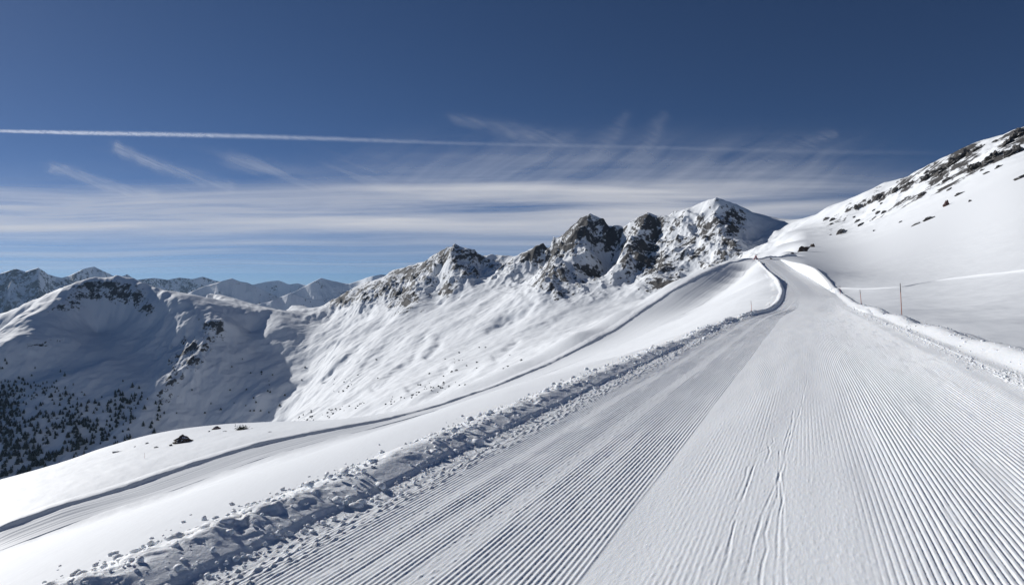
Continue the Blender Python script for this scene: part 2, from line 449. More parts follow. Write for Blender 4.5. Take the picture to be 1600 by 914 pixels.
def ZM(x, y, want=False):
    # crooked ridge lines: bend the plan a little before reading the surface
    wx = 11 * fbm(x / 110, y / 110, 4, seed=11); wy = 11 * fbm(x / 110, y / 110, 4, seed=23)
    wh = wH(x, y)
    z0 = ZM0(x + wx, y + wy) * (1 - wh) + ZH(x, y) * wh
    u, v = project(x, y, z0)
    rk = blobs(u, v, ROCKY, 1.7)
    dist = sstep(330, 900, y)
    # craggy relief in the rocky parts: ribs running down the fall line, then crags
    xw = x + 12 * noise(x / 60, y / 60, 19) + 0.35 * (y - 1700)
    rib = ridged(xw / 62, y / 210, 4, 0.5, seed=3) - 0.8
    cr = ridged(x / 38, y / 60, 4, 0.55, seed=8) - 0.9
    # snow: gullies and rolls running down the valley side
    a = 0.9; xr = x * math.cos(a) + y * math.sin(a); yr = -x * math.sin(a) + y * math.cos(a)
    sn = fbm(xr / 190 + 0.5 * noise(x / 150, y / 150, 77), yr / 115 + 0.4 * noise(x / 130, y / 130, 76), 4, 0.42, seed=31)
    sn2 = ridged(xr / 300 + 0.4 * noise(x / 200, y / 200, 78), yr / 120, 3, 0.42, seed=47) - 0.8
    patch = 0.35 + sstep(-0.3, 0.5, noise(x / 260, y / 260, 79))
    smooth_hill = np.maximum(sstep(1215, 1265, u), wh)                              # the right hillside is smooth
    lit = sstep(430, 500, u) * (1 - smooth_hill)
    cv_ = np.interp(u, [q[0] for q in R1], [q[1] for q in R1])
    tame = 0.36 + 0.64 * sstep(1, 16, v - cv_)                     # the drawn crest stays sharp
    z = z0 + dist * (rk * tame * (9 * rib + 5.6 * cr) * (1 - 0.45 * smooth_hill) + (1 - rk) * (sn * 3.3 + sn2 * 1.9 + 0.4 * fbm(x / 22, y / 30, 3, 0.5, seed=35)) * patch * lit + (1 - rk) * (1 - lit) * (1 - smooth_hill) * (sn * 3 + sn2 * 1.5)) + smooth_hill * (sn * 0.8) * dist
    rk0 = rk
    rk = rk * (0.7 + 0.5 * np.clip(rib, -0.8, 0.8) + 0.25 * np.clip(cr, -0.8, 0.8))
    for pl in RAVINES:
        best = np.full(np.shape(u), 1e9)
        for (a0, b0), (a1, b1) in zip(pl[:-1], pl[1:]):
            e0, e1 = a1 - a0, b1 - b0; h = np.clip(((u - a0) * e0 + (v - b0) * e1) / (e0 * e0 + e1 * e1), 0, 1)
            best = np.minimum(best, np.hypot(u - a0 - h * e0, (v - b0 - h * e1) * 1.3))
        z = z - 5 * np.exp(-(best / 6.5) ** 2) * (1 + 0.6 * noise(x / 25, y / 25, 58)) * dist
    if want: return z, u, v, rk
    return z


def Z(x, y):
    w = sstep(260, 420, y)
    z = np.zeros(np.shape(x))
    x = np.asarray(x, float); y = np.asarray(y, float)
    zn = np.where(w < 1, 0.0, 0.0)
    m = w < 1
    if m.any(): zn[m] = ZN(x[m], y[m])
    zm = np.zeros(np.shape(x)); m2 = w > 0
    if m2.any(): zm[m2] = ZM(x[m2], y[m2])
    return zn * (1 - w) + zm * w


def inside_run(x, y, grow=0.0):
    lx, lz = left_edge(y); rx, rz = right_edge(y)
    ins = np.minimum(x - lx, rx - x) + grow
    return ins, lx, rx, lz, rz


# near ground sheet
UC = np.linspace(-1.02, 1.02, 1250)
near_d = np.concatenate([np.geomspace(0.8, 30, 330, endpoint=False), np.geomspace(30, 280, 430, endpoint=False), np.geomspace(280, 420, 60)])
# a wider fan close to the camera, narrowing to the mountains' columns
D, U = np.meshgrid(near_d, UC, indexing='ij')
X = U * D + np.sign(U) * np.abs(U) ** 3 * 6.0 * (1 - sstep(5, 60, D)); Y = D - 1.0 * (1 - sstep(0.8, 8, D)) * 3.0
Zv = Z(X, Y)
Zv += (0.035 * fbm(X / 2.2, Y / 2.2, 3, seed=5) + 0.10 * fbm(X / 14, Y / 14, 3, seed=6)) * sstep(2, 25, D) * (1 - sstep(200, 300, D))
ins, lx, rx, lz, rz = inside_run(X, Y)
tt = np.clip((X - lx) / (rx - lx), 0, 1)
zr = lz * (1 - tt) + rz * tt
k = sstep(-0.2, 0.7, ins) * (Y < 240)
Zv = Zv * (1 - k) + (zr - 0.30) * k
# sink the ground beneath the lower road's strip
from mathutils.kdtree import KDTree
RC = (RF_S + RN_S) / 2
RW = np.array([np.sqrt(((RN_S[:, :2] - c[None, :2]) ** 2).sum(1).min()) for c in RC])
rows_near = (Y > 55) & (Y < 245)
def road_dist(x, y):
    xf = np.ravel(x); yf = np.ravel(y); best = np.full(len(xf), 1e9); idx = np.zeros(len(xf), int)
    for i in range(0, len(RC), 3):
        d = (xf - RC[i, 0]) ** 2 + (yf - RC[i, 1]) ** 2
        m = d < best; best[m] = d[m]; idx[m] = i
    return np.sqrt(best).reshape(np.shape(x)), idx.reshape(np.shape(x))
ROWC = 90; TTR = np.linspace(0, 1, ROWC)
RSX = RN_S[:, None, 0] * (1 - TTR) + RF_S[:, None, 0] * TTR
RSY = RN_S[:, None, 1] * (1 - TTR) + RF_S[:, None, 1] * TTR
UN, VN = project(X, np.maximum(Y, 1), Zv)
ext = np.zeros(Zv.shape)
sel = rows_near
dd, ii = road_dist(X[sel], Y[sel])
ww = RW[ii]
ext[sel] = sstep(0, 1.2, ww - 0.3 - dd)
Zv = Zv - 0.35 * ext
ground = grid_mesh('snow_slope', X, Y, Zv, M_SLOPE)
tag(ground, kind='structure')

# mountains
mid_d = np.concatenate([np.geomspace(420, 1200, 260, endpoint=False), np.geomspace(1200, 2300, 720, endpoint=False), np.geomspace(2300, 4200, 190)])
D, U = np.meshgrid(mid_d, UC, indexing='ij')
X, Y = U * D, D.copy()
Zv, u, v, rk = ZM(X, Y, True)
uu, vv = project(X, Y, Zv)
rock = blobs(uu + 6 * fbm(X / 40, Y / 40, 3, seed=91), vv + 4 * fbm(X / 40, Y / 40, 3, seed=92), ROCK, 1.5)
front = 1 - sstep(1.05, 1.3, Y / 2000)
gz = np.gradient(Zv, axis=0) / np.gradient(Y, axis=0)
gx = np.gradient(Zv, axis=1) / np.gradient(X, axis=1)
slope = np.sqrt(gz ** 2 + gx ** 2)
rock = np.where(rock > 0.02, rock * (0.74 + 0.16 * sstep(1240, 1280, uu)) + 0.46 * (sstep(0.50, 1.15, slope) - 0.45) * (uu < 1240) + 0.26 * (rk - 0.6) * (uu < 1240), 0)
rock = np.where(rock > 0, 0.86 * (1 - np.exp(-rock * 1.7)), rock)
mount = grid_mesh('mountain_terrain', X, Y, Zv, M_MOUNT, {'rock': rock})
tag(mount, kind='structure')

# ------------------------------------------------------------------ the groomed run
def groove(t, pitch):
    ph = t / pitch
    c = 0.5 + 0.5 * np.cos(2 * math.pi * ph)
    return c
PITCH = 0.0388
nt_ = 1440
tcol = np.linspace(0, 1, nt_)
rows = np.concatenate([np.geomspace(1.3, 60, 640, endpoint=False), np.geomspace(60, 239, 200)])
YY, TT = np.meshgrid(rows, tcol, indexing='ij')
lx, lz = left_edge(YY); rx, rz = right_edge(YY)
XX = lx * (1 - TT) + rx * TT
ZZ = lz * (1 - TT) + rz * TT
T = TL + TT * (TR - TL)
Tw = T + 0.012 * fbm(T / 2.0, YY / 6.0, 2, seed=60)
def band(a, b, t, w=0.12): return sstep(a - w, a + w, t) * (1 - sstep(b - w, b + w, t))
edge1 = -1.27 + 0.03 * noise(YY / 1.5, YY * 0, 61)
gi = np.round(Tw / PITCH)
amp = 0.0060 * band(-3.25, edge1, Tw, 0.02) + 0.0080 * band(0.40 + 0.05 * noise(YY / 2, YY * 0, 62), 2.6, Tw, 0.12) * (0.35 + 0.65 * sstep(0.35, 0.95, Tw))
amp = amp * (1 + 0.22 * noise(gi * 0.77, YY / 4.0, 66) + 0.16 * noise(gi * 1.31, YY / 0.45, 67))
amp += (0.0032 * band(-1.0, -0.35, Tw, .1) + 0.002 * band(-0.1, 0.42, Tw, .12)) * (0.5 + 0.9 * noise(T / 0.35, YY / 3.0, 63)).clip(0, 1)
amp += 0.006 * band(2.6, 3.1, Tw, .15) * (0.4 + noise(T / 0.4, YY / 2.0, 64)).clip(0, 1)
wear = (1 - 0.45 * sstep(0.25, 0.7, fbm(T / 0.22, YY / 1.6, 3, seed=65)))
stripe = band(-2.30, -2.12, Tw, .04) + 0.7 * band(-2.86, -2.74, Tw, .04)
amp = amp * wear * (1 - 0.75 * np.clip(stripe, 0, 1))
gl = groove(Tw, PITCH)
g = amp * np.where(Tw < -0.3, gl, 1 - (1 - gl) ** 3.0)
# crumbs and small unevenness
fine = fbm(XX / 0.03, YY / 0.04, 3, 0.6, seed=70) * 0.0011
crumb = np.clip(fbm(XX / 0.04, YY / 0.05, 2, 0.6, seed=71) - 0.3, 0, 1) * (0.002 + 0.007 * stripe + 0.030 * band(-3.45, -3.1, T, .08) + 0.03 * band(2.85, 3.3, T, .12) + 0.002 * band(-1.2, .4, T, .1))
broad = 0.018 * fbm(T / 1.8, YY / 9.0, 2, seed=72) * sstep(3, 8, YY) * (1 - 0.5 * sstep(30, 70, YY)) + 0.006 * fbm(T / 0.6, YY / 2.5, 2, seed=73) * (1 - sstep(20, 45, YY))
ZZ = ZZ + g + (fine + crumb) * (1 - sstep(40, 80, YY)) + broad
# slight crown: the lanes left by each pass of the groomer tilt differently
sag = np.where(T < -1.27, (T - TL) / (-1.27 - TL), (TR - T) / (TR + 1.27))
ZZ += (-0.115 * sstep(0, 1, sag * 0.5 + 0.25) * 0 - 0.115 * sag) * (1 - sstep(30, 55, YY)) + 0.004 * band(-1.3, 0.42, T, .15)
# ski tracks in the worn middle lane
def ground_px(u, v):
    d = 1.70 * 1000 / (v - 450.0); return (u - CU) / F * d, d
tracks = [[(1088, 914), (1120, 850), (1160, 770), (1185, 705), (1200, 660)], [(1160, 914), (1175, 850), (1190, 800), (1215, 745), (1225, 718), (1240, 650)], [(1189, 914), (1191, 872), (1199, 850), (1195, 825), (1205, 795), (1215, 765), (1219, 700)],
          [(1211, 914), (1215, 830), (1222, 775), (1218, 735)], [(1226, 914), (1224, 780), (1228, 715), (1250, 640), (1262, 590)], [(1120, 914), (1150, 800), (1178, 720)], [(1195, 720), (1203, 700), (1200, 690)], [(1180, 705), (1200, 695), (1210, 685), (1207, 680)], [(1240, 640), (1235, 665), (1225, 690)], [(1150, 770), (1165, 735), (1170, 720)]]
for i, tr in enumerate(tracks):
    p = np.array([ground_px(*q) for q in tr])
    best = np.full(XX.shape, 1e9)
    m = YY < p[:, 1].max() + 1
    xm, ym = XX[m], YY[m]
    xm = xm + 0.012 * noise(ym / 0.5, ym * 0 + i, 80)
    b = np.full(xm.shape, 1e9)
    for a, c in zip(p[:-1], p[1:]):
        e = c - a; L2 = e @ e
        h = np.clip(((xm - a[0]) * e[0] + (ym - a[1]) * e[1]) / L2, 0, 1)
        sx = xm - a[0] - h * e[0]; sy = ym - a[1] - h * e[1]
        b = np.minimum(b, np.hypot(sx, sy))
    w = 0.0085 + 0.003 * noise(ym / 0.4, ym * 0 + 3 * i, 81)
    dep = 0.55 * np.clip(0.0045 + 0.006 * noise(ym / 0.6, ym * 0 + 7 * i, 82) + 0.002 * noise(ym / 0.07, ym * 0 + 3 * i, 83), 0.001, 0.02) * (0.6 if i in (0, 4) else 1.0)
    ZZ[m] += -dep * np.exp(-(b / w) ** 2) + 0.5 * dep * np.exp(-((b - 2.1 * w) / (0.8 * w)) ** 2)
piste = grid_mesh('piste', XX, YY, ZZ, M_PISTE)
tag(piste, kind='structure')

# ------------------------------------------------------------------ the lower road
S = np.linspace(0, 1, 600)[:, None]
along = np.concatenate([[0], np.cumsum(np.linalg.norm(np.diff(RC, axis=0), axis=1))])[:, None] + 0 * TTR
gzr = np.zeros(RSX.shape)
zf = ZN(RSX, RSY)
zlin = RN_S[:, None, 2] * (1 - TTR) + RF_S[:, None, 2] * TTR
edgew = sstep(0, 0.12, TTR) * (1 - sstep(0.88, 1, TTR))
zroad = zf + 0.05 - 0.10 * (1 - sstep(0, 0.04, TTR))
lat = TTR[None, :] * 2 * RW[:, None]
zroad = zroad + 0.026 * fbm(lat / 0.6, along / 30.0, 3, 0.6, seed=100) * edgew
road = grid_mesh('lower_piste', RSX, RSY, zroad, M_ROAD)
tag(road, kind='structure')


# ------------------------------------------------------------------ snow banks
def bank(name, line, base, prof, lump, mat, rows_n=None, seed=0):
    """a ridge of ploughed snow along a plan polyline; prof(w, s) gives the height over base for w metres to its left"""
    w = prof['w']
    dx = np.gradient(line[:, 0]); dy = np.gradient(line[:, 1]); L = np.hypot(dx, dy)
    nx, ny = -dy / L, dx / L
    X = line[:, None, 0] + nx[:, None] * w; Y = line[:, None, 1] + ny[:, None] * w
    s = np.concatenate([[0], np.cumsum(np.hypot(np.diff(line[:, 0]), np.diff(line[:, 1])))])[:, None]
    return X, Y, s


def bank_mesh(name, line, w, height, lump, zfun, mat, seed, shade=None):
    dx = np.gradient(line[:, 0]); dy = np.gradient(line[:, 1]); L = np.hypot(dx, dy)
    nx, ny = -dy / L, dx / L
    X = line[:, None, 0] + nx[:, None] * w; Y = line[:, None, 1] + ny[:, None] * w
    s = np.concatenate([[0], np.cumsum(np.hypot(np.diff(line[:, 0]), np.diff(line[:, 1])))])[:, None]
    Zb = zfun(X, Y, w[None, :] + 0 * s)
    W = w[None, :] + 0 * s
    h = height(W, s + 0 * W)
    l = lump(W, s + 0 * W, X, Y, h)
    o = grid_mesh(name, X, Y, Zb + h + l, mat)
    return tag(o, kind='structure')


def run_base(side):
    def f(X, Y, W):
        ins, lx, rx, lz, rz = inside_run(X, Y)
        t = np.clip((X - lx) / (rx - lx), 0, 1); zr = lz * (1 - t) + rz * t
        zt = Z(X, Y)
        k = sstep(-0.1, 0.15, ins)
        return zt * (1 - k) + zr * k
    return f


def lumps(W, s, X, Y, h, A, seed, sc=1.0):
    wx_ = X + 0.05 * sc * noise(X / (.12 * sc), Y / (.12 * sc), seed + 6); wy_ = Y + 0.05 * sc * noise(X / (.12 * sc), Y / (.12 * sc), seed + 7)
    out = 0
    for q, a in ((0.42, .75), (0.21, .55), (0.10, .34), (0.05, .17)):
        n = np.abs(noise(wx_ / (q * sc), wy_ / (q * sc), seed + int(q * 100)))
        out = out + a * (0.42 - n * 1.35)
    pick = 0.55 + 0.9 * np.clip(noise(X / (.8 * sc), Y / (.8 * sc), seed + 3), -.4, .6)
    return A * np.clip(h / (np.abs(h) + 0.04), 0, 1) * out * pick


yl = np.concatenate([np.geomspace(1.5, 60, 900, endpoint=False), np.geomspace(60, 236, 260)])
lx, _ = left_edge(yl)
lineL = np.stack([lx, yl], 1)
wL = np.concatenate([np.linspace(-0.28, 0.75, 64), np.linspace(0.78, 1.9, 26)])     # + = outside (left)
def hL(W, s):
    j = 0.05 * noise(s / 0.9, W * 0, 201) + 0.03 * noise(s / 0.25, W * 0, 202)
    top = 0.102 + 0.028 * noise(s / 1.3, W * 0, 203)
    up = 0.30 * sstep(-0.02, 0.05, W + j) + 0.70 * sstep(0.0, 0.34, W + j)
    down = 1 - sstep(0.34, 0.90, W + 2 * j)
    far = 1 + 0.7 * sstep(12, 60, s)
    return top * up * down * far - 0.03 * (1 - sstep(-0.28, -0.15, W)) - 0.06 * sstep(1.2, 1.8, W)
bank_mesh('snow_bank', lineL, wL, hL, lambda W, s, X, Y, h: lumps(W, s, X, Y, h, 0.090, 210) * (0.40 + 0.60 * sstep(0.06, 0.34, W)) - 0.006, run_base('L'), M_BANK, 1)
yr_ = np.concatenate([np.geomspace(4, 60, 600, endpoint=False), np.geomspace(60, 232, 220)])
rx, _ = right_edge(yr_)
lineR = np.stack([rx, yr_], 1)
wR = np.concatenate([np.linspace(-1.6, -0.7, 24), np.linspace(-0.67, 0.3, 50)])       # - = outside (right)
def hR(W, s):
    q = -W
    j = 0.05 * noise(s / 1.1, W * 0, 221)
    top = 0.20 + 0.02 * noise(s / 1.5, W * 0, 223)
    return top * sstep(-0.10, 0.55, q + j) * (1 - sstep(0.62, 1.15, q + j)) - 0.03 * (1 - sstep(-0.3, -0.2, q)) - 0.05 * sstep(1.2, 1.5, q)
bank_mesh('snow_bank', lineR, wR, hR, lambda W, s, X, Y, h: lumps(W, s, X, Y, h, 0.05, 230) * (0.4 + 1.4 * sstep(0.55, 0.9, -W)), run_base('R'), M_BANK, 2)
# far edge of the lower road
ext_ = np.array([P(1200, 404, 249)[:2], P(1222, 402, 260)[:2], P(1246, 400, 275)[:2]])
lineF = np.concatenate([RF_S[:, :2], np.stack([np.interp(np.linspace(0, 3, 60)[1:], [0, 1, 2, 3], np.concatenate([RF_S[-1:, k], ext_[:, k]])) for k in (0, 1)], 1)])
wF = np.linspace(-0.5, 4.0, 40)
def hF(W, s):
    return (0.33 + 0.14 * noise(s / 9, W * 0, 240) + 0.10 * noise(s / 2.5, W * 0, 241)) * (1 + 1.3 * sstep(s.max() - 45, s.max() - 25, s)) * sstep(-0.1, 0.7, W) * (1 - sstep(1.0, 3.6, W)) * sstep(-2, 6, s) - 0.1 * sstep(3.2, 3.9, W) - 0.05 * (1 - sstep(-0.5, -0.3, W))
bank_mesh('snow_bank', lineF, wF, hF, lambda W, s, X, Y, h: lumps(W, s, X, Y, h, 0.16, 250, 5), lambda X, Y, W: ZN(X, Y) + 0.05, M_ROAD, 3)

# an old traverse cut across the right hillside: a low lip of snow
tl = np.array([P(u, v, d) for u, v, d in [(1300, 452, 100), (1340, 452, 92), (1405, 451, 86), (1440, 444, 84), (1480, 437, 82), (1540, 430, 76), (1600, 424, 70), (1680, 418, 66)]])
def ground_at(u, v):
    ds = np.geomspace(12, 400, 500); q = (u - CU) / F
    z = Z(q * ds, ds); k = np.argmax(z / ds >= (CV - v) / F)
    return q * ds[k], ds[k]
tp = np.array([ground_at(u, v) for u, v in [(1300, 452), (1322, 452), (1345, 452), (1375, 451.5), (1405, 450.5), (1425, 447), (1450, 441.5), (1480, 437), (1510, 433.5), (1540, 430), (1570, 427), (1600, 424), (1640, 420)]])
tt_ = np.linspace(0, len(tp) - 1, 420)
lineT = np.stack([np.interp(tt_, np.arange(len(tp)), tp[:, k]) for k in (0, 1)], 1)
lineT = np.stack([np.convolve(np.pad(lineT[:, k], 20, mode='edge'), np.ones(41) / 41, 'valid') for k in (0, 1)], 1)
wT = np.linspace(-1.2, 1.2, 26)
bank_mesh('snow_bank', lineT, wT, lambda W, s: 0.16 * np.exp(-(W / 0.33) ** 2) * (1 + 0.3 * noise(s / 6, W * 0, 261)) - 0.05 * sstep(.7, 1.1, np.abs(W)), lambda W, s, X, Y, h: 0.0 * W, lambda X, Y, W: Z(X, Y) + 0.02, M_SLOPE, 4)

# ------------------------------------------------------------------ far ranges
def far_range(name, sky, width, seed, slope=0.55, amp=0.14, rockiness=0.35, base_v=482, rec=0.65):
    a = np.array(sky, float)
    uu = np.linspace(a[0, 0], a[-1, 0], max(260, int((a[-1, 0] - a[0, 0]) * 1.6)))
    v = np.interp(uu, a[:, 0], a[:, 1]); d = np.interp(uu, a[:, 0], a[:, 2])
    d = d + rec * ((uu - CU) / F * d - ((uu - CU) / F * d).mean())      # the range recedes to the right
    zc = (CV - v) / F * d
    k = np.linspace(-1, 0.6, 230)
    dm = d.mean(); x = (uu - CU) / F * dm
    zig = width * 0.35 * fbm(x / (width * 0.8), 0 * x, 3, seed=seed)
    Y = (d + zig)[None, :] + width * k[:, None]
    X = ((uu - CU) / F)[None, :] * Y
    zb = (CV - base_v) / F * d - 0.05 * dm
    # crest pulled to the drawn skyline; the rest falls by ridges and gullies
    kk = np.abs(k)[:, None] / np.where(k < 0, 1, 0.6)[:, None]
    ed = sstep(0, 0.06, (uu - uu[0]) / (uu[-1] - uu[0])) * (1 - sstep(0.94, 1, (uu - uu[0]) / (uu[-1] - uu[0])))
    zc2 = zb + (zc - zb) * ed
    xs = X + 0.5 * (Y - d[None, :]); xs = xs + 0.3 * width * noise(X / (width * .7), Y / (width * .7), seed + 6); rg = 0.6 * ridged(xs / (width * 0.55), Y / (width * 1.1), 5, 0.5, seed=seed + 5) + 0.5 * ridged(X / (width * .8), Y / (width * .6), 6, 0.55, seed=seed + 7) - 1.0
    rel = (zc2 - zb)
    def _bl(f, n=45):
        kx = np.exp(-0.5 * (np.arange(-n, n + 1) / (n / 2.5)) ** 2); kx /= kx.sum()
        return np.convolve(np.pad(f, n, mode='edge'), kx, 'valid')
    pk = np.clip((rel - _bl(rel)) / (0.12 * rel.max()), -1, 1)
    pw = 1.2 - 0.65 * pk
    Zr = zb[None, :] + rel[None, :] * (1 - kk) ** pw[None, :] + rg * amp * width * np.clip(kk * 3, 0.05, 1) * (0.5 + 0.5 * (1 - kk)) * np.clip(rel / (0.05 * dm), .2, 1.2)[None, :]
    gzz = np.gradient(Zr, axis=0) / np.gradient(Y, axis=0); gxx = np.gradient(Zr, axis=1) / np.gradient(X, axis=1)
    sl = np.sqrt(gzz ** 2 + gxx ** 2)
    rock = np.clip(rockiness * sstep(0.25, 1.0, sl) + 0.25 * rockiness * fbm(X / 300, Y / 300, 3, seed=seed + 9), 0, 1)
    o = grid_mesh(name, X, Y, Zr, M_FAR, {'rock': rock})
    return tag(o, kind='structure')


far_range('distant_mountains', [(-160, 440, 9000), (-60, 428, 9000), (0, 427, 9000), (25, 420, 9000), (40, 425, 9000), (60, 419, 9000), (75, 429, 9000), (95, 434, 9000), (112, 438, 9000), (140, 448, 9000), (180, 458, 9000), (240, 474, 9000)], 1100, 301, rockiness=.55)
far_range('distant_mountains', [(60, 450, 11000), (90, 436, 11000), (108, 431, 11000), (130, 421, 11000), (147, 416, 11000), (160, 423, 11000), (178, 431, 11000), (190, 432, 11000), (199, 428, 11000), (212, 437, 11000), (240, 446, 11000), (280, 460, 11000), (310, 470, 11000)], 950, 331, rockiness=.5)
far_range('distant_mountains', [(180, 455, 14000), (215, 437, 14000), (240, 434, 14000), (262, 437, 14000), (280, 433, 14000), (300, 436, 14000), (317, 432, 14000), (335, 438, 14000), (350, 441, 14000), (390, 447, 14000), (440, 462, 14000)], 1100, 341, rockiness=.5)
far_range('distant_mountains', [(270, 470, 8000), (295, 457, 8000), (318, 447, 8000), (340, 441, 8000), (362, 434, 8000), (375, 439, 8000), (386, 441, 8000), (404, 449, 8000), (425, 459, 8000), (450, 472, 8000), (480, 480, 8000)], 850, 351, rockiness=.3, rec=.1)
far_range('distant_mountains', [(360, 455, 16000), (395, 445, 16000), (418, 440, 16000), (435, 438, 16000), (452, 444, 16000), (465, 442, 16000), (480, 446, 16000), (520, 447, 16000), (560, 444, 16000), (600, 450, 16000), (640, 460, 16000)], 1250, 361, rockiness=.3)
far_range('distant_mountains', [(430, 470, 10000), (455, 458, 10000), (475, 447, 10000), (490, 439, 10000), (502, 434, 10000), (520, 439, 10000), (545, 443, 10000), (560, 438, 10000), (578, 433, 10000), (594, 430, 10000), (625, 428, 10000), (660, 440, 10000), (700, 460, 10000)], 1100, 371, rockiness=.3, rec=.15)
far_range('distant_mountains', [(380, 480, 6500), (420, 472, 6500), (455, 457, 6500), (475, 465, 6500), (500, 468, 6500), (530, 472, 6500), (580, 480, 6500)], 500, 381, rockiness=.3, base_v=500)

# the valley floor under everything, out to the horizon
vb = np.array([-29000, -8000, -2500, 2500, 8000, 29000], float)
VX, VY = np.meshgrid(vb, np.array([1500, 3000, 5000, 9000, 20000, 29500], float))
tag(grid_mesh('valley_ground', VX, VY, VX * 0 - 620.0, M_FAR, {'rock': VX * 0}), kind='structure')

# ------------------------------------------------------------------ high clouds
def cloud_material(name, detail_scale, strength):
    m, nt, b = new_mat(name); nt.nodes.remove(b); L = nt.links.new
    out = nt.nodes['Material Output']
    at = node(nt, 'ShaderNodeAttribute', attribute_name='veil')
    tr = node(nt, 'ShaderNodeBsdfTransparent'); di = node(nt, 'ShaderNodeBsdfDiffuse', Color=(.95, .95, .95, 1)); tl = node(nt, 'ShaderNodeBsdfTranslucent', Color=(.97, .97, .97, 1))
    ad = node(nt, 'ShaderNodeAddShader'); L(di.outputs[0], ad.inputs[0]); L(tl.outputs[0], ad.inputs[1])
    mx = node(nt, 'ShaderNodeMixShader'); L(math_node(nt, 'MULTIPLY', at.outputs['Fac'], strength, True), mx.inputs[0])
    L(tr.outputs[0], mx.inputs[1]); L(ad.outputs[0], mx.inputs[2]); L(mx.outputs[0], out.inputs['Surface'])
    return m


H = 9000.0
cu = np.linspace(-350, 1950, 1000); ce = np.geomspace(0.030, 0.33, 560)
E, Upx = np.meshgrid(ce, cu, indexing='ij'); Vpx = CV - F * E
CY = H / E; CX = (Upx - CU) / F * CY
wu = Upx + 60 * noise(Upx / 400, Vpx / 60, 400); wv = Vpx + 5 * noise(Upx / 250, Vpx / 40, 401) + (Upx - 800) * 0.008
streak = fbm(wu / 520, wv / 17.0, 4, 0.5, seed=410)
streak2 = fbm(wu / 700, wv / 26.0, 4, 0.5, seed=420)
fine_ = fbm(wu / 60, wv / 5.0, 4, 0.6, seed=430)
fade_r = 1 - sstep(950, 1400, Upx)
veil = np.exp(-((Vpx - 338) / 42.0) ** 2) * (0.35 + 0.65 * fade_r) + 0.5 * np.exp(-((Vpx - 300) / 30.0) ** 2) * sstep(300, 800, Upx) * (1 - 0.6 * sstep(1000, 1450, Upx))
dens = 0.66 * veil * np.clip(0.95 + 0.36 * streak + 0.55 * streak2 + 0.07 * fine_, 0, 1.6)
# thin bars low over the horizon
low = sstep(362, 376, Vpx) * (1 - 0.6 * sstep(420, 440, Vpx)) * (1 - sstep(950, 1150, Upx))
dens += 0.24 * low * np.clip(fbm(wu / 800, wv / 11.0, 3, 0.45, seed=440) * 1.3 + 0.05, 0, 1)
dens += 0.12 * sstep(350, 430, Vpx)
# fibrous upper veil, fibres rising to the right
ru = (Upx * 0.86 - Vpx * 0.5); rv = (Upx * 0.5 + Vpx * 0.86)
fib = fbm((Upx + 1.6 * Vpx) / 46 + 0.3 * noise(Upx / 90, Vpx / 60, 455), Vpx / 130, 4, 0.55, seed=450)
up = np.exp(-((Vpx - 262) / 40.0) ** 2) * sstep(420, 820, Upx) * (1 - sstep(1180, 1480, Upx))
dens += 0.15 * up * np.clip(0.75 + 0.6 * fib + 0.4 * streak2, 0, 1.6)
fib2 = fbm((Upx * 0.9 - 2.4 * Vpx) / 80, Upx / 260, 4, 0.55, seed=460)
dens += 0.16 * np.exp(-((Vpx - 270) / 26.0) ** 2) * (1 - sstep(500, 700, Upx)) * sstep(60, 260, Upx) * np.clip(fib2 * 1.5, 0, 1)


def wisp(pts, w0, w1, amp):
    p = np.array(pts, float); best = np.full(Upx.shape, 1e9); tt = np.zeros(Upx.shape)
    jx = Upx + 5 * noise(Upx / 25, Vpx / 18, 470); jv = Vpx + 3.5 * noise(Upx / 22, Vpx / 12, 471)
    n = len(p) - 1
    for i in range(n):
        e = p[i + 1] - p[i]; h = np.clip(((jx - p[i, 0]) * e[0] + (jv - p[i, 1]) * e[1]) / (e @ e), 0, 1)
        d = np.hypot(jx - p[i, 0] - h * e[0], jv - p[i, 1] - h * e[1]); m = d < best
        best[m] = d[m]; tt[m] = ((i + h) / n)[m]
    w = w0 + (w1 - w0) * tt
    return amp * np.exp(-(best / w) ** 2) * (1 - 0.65 * tt) * sstep(-0.02, 0.08, tt) * np.clip(0.85 + 0.38 * fbm((Upx * 0.9 + Vpx * 0.4) / 60, (Vpx * 0.9 - Upx * 0.42) / 4.5, 4, 0.6, seed=472), 0.1, 1.5)


dens += wisp([(176, 226), (192, 236), (215, 247), (255, 262), (300, 276), (360, 292)], 7, 9, .36)
dens += wisp([(72, 260), (95, 266), (118, 272), (150, 285), (200, 299), (240, 304)], 6, 9, .28)
dens += wisp([(696, 182), (730, 188), (770, 196), (835, 213), (890, 224)], 5, 16, .17)
dens += wisp([(350, 245), (430, 265), (520, 285)], 9, 14, .10)
dens += wisp([(985, 172), (972, 190), (955, 214), (940, 240)], 5, 18, .10)
dens += wisp([(1042, 172), (1030, 195), (1015, 222), (1000, 250)], 6, 20, .10)
dens += wisp([(1312, 206), (1280, 218), (1230, 238), (1180, 258)], 5, 22, .10)
dens *= sstep(155, 215, Vpx) * sstep(-350, -250, Upx)
dens = np.clip(dens, 0, 0.95)
M_CLOUD = cloud_material('ice_cloud', 0, 1.0)
cl = grid_mesh('cirrus_clouds', CX, CY, CX * 0 + H, M_CLOUD, {'veil': dens})
tag(cl, 'thin streaky white cirrus veil low over the mountain horizon', 'cloud', kind='stuff')

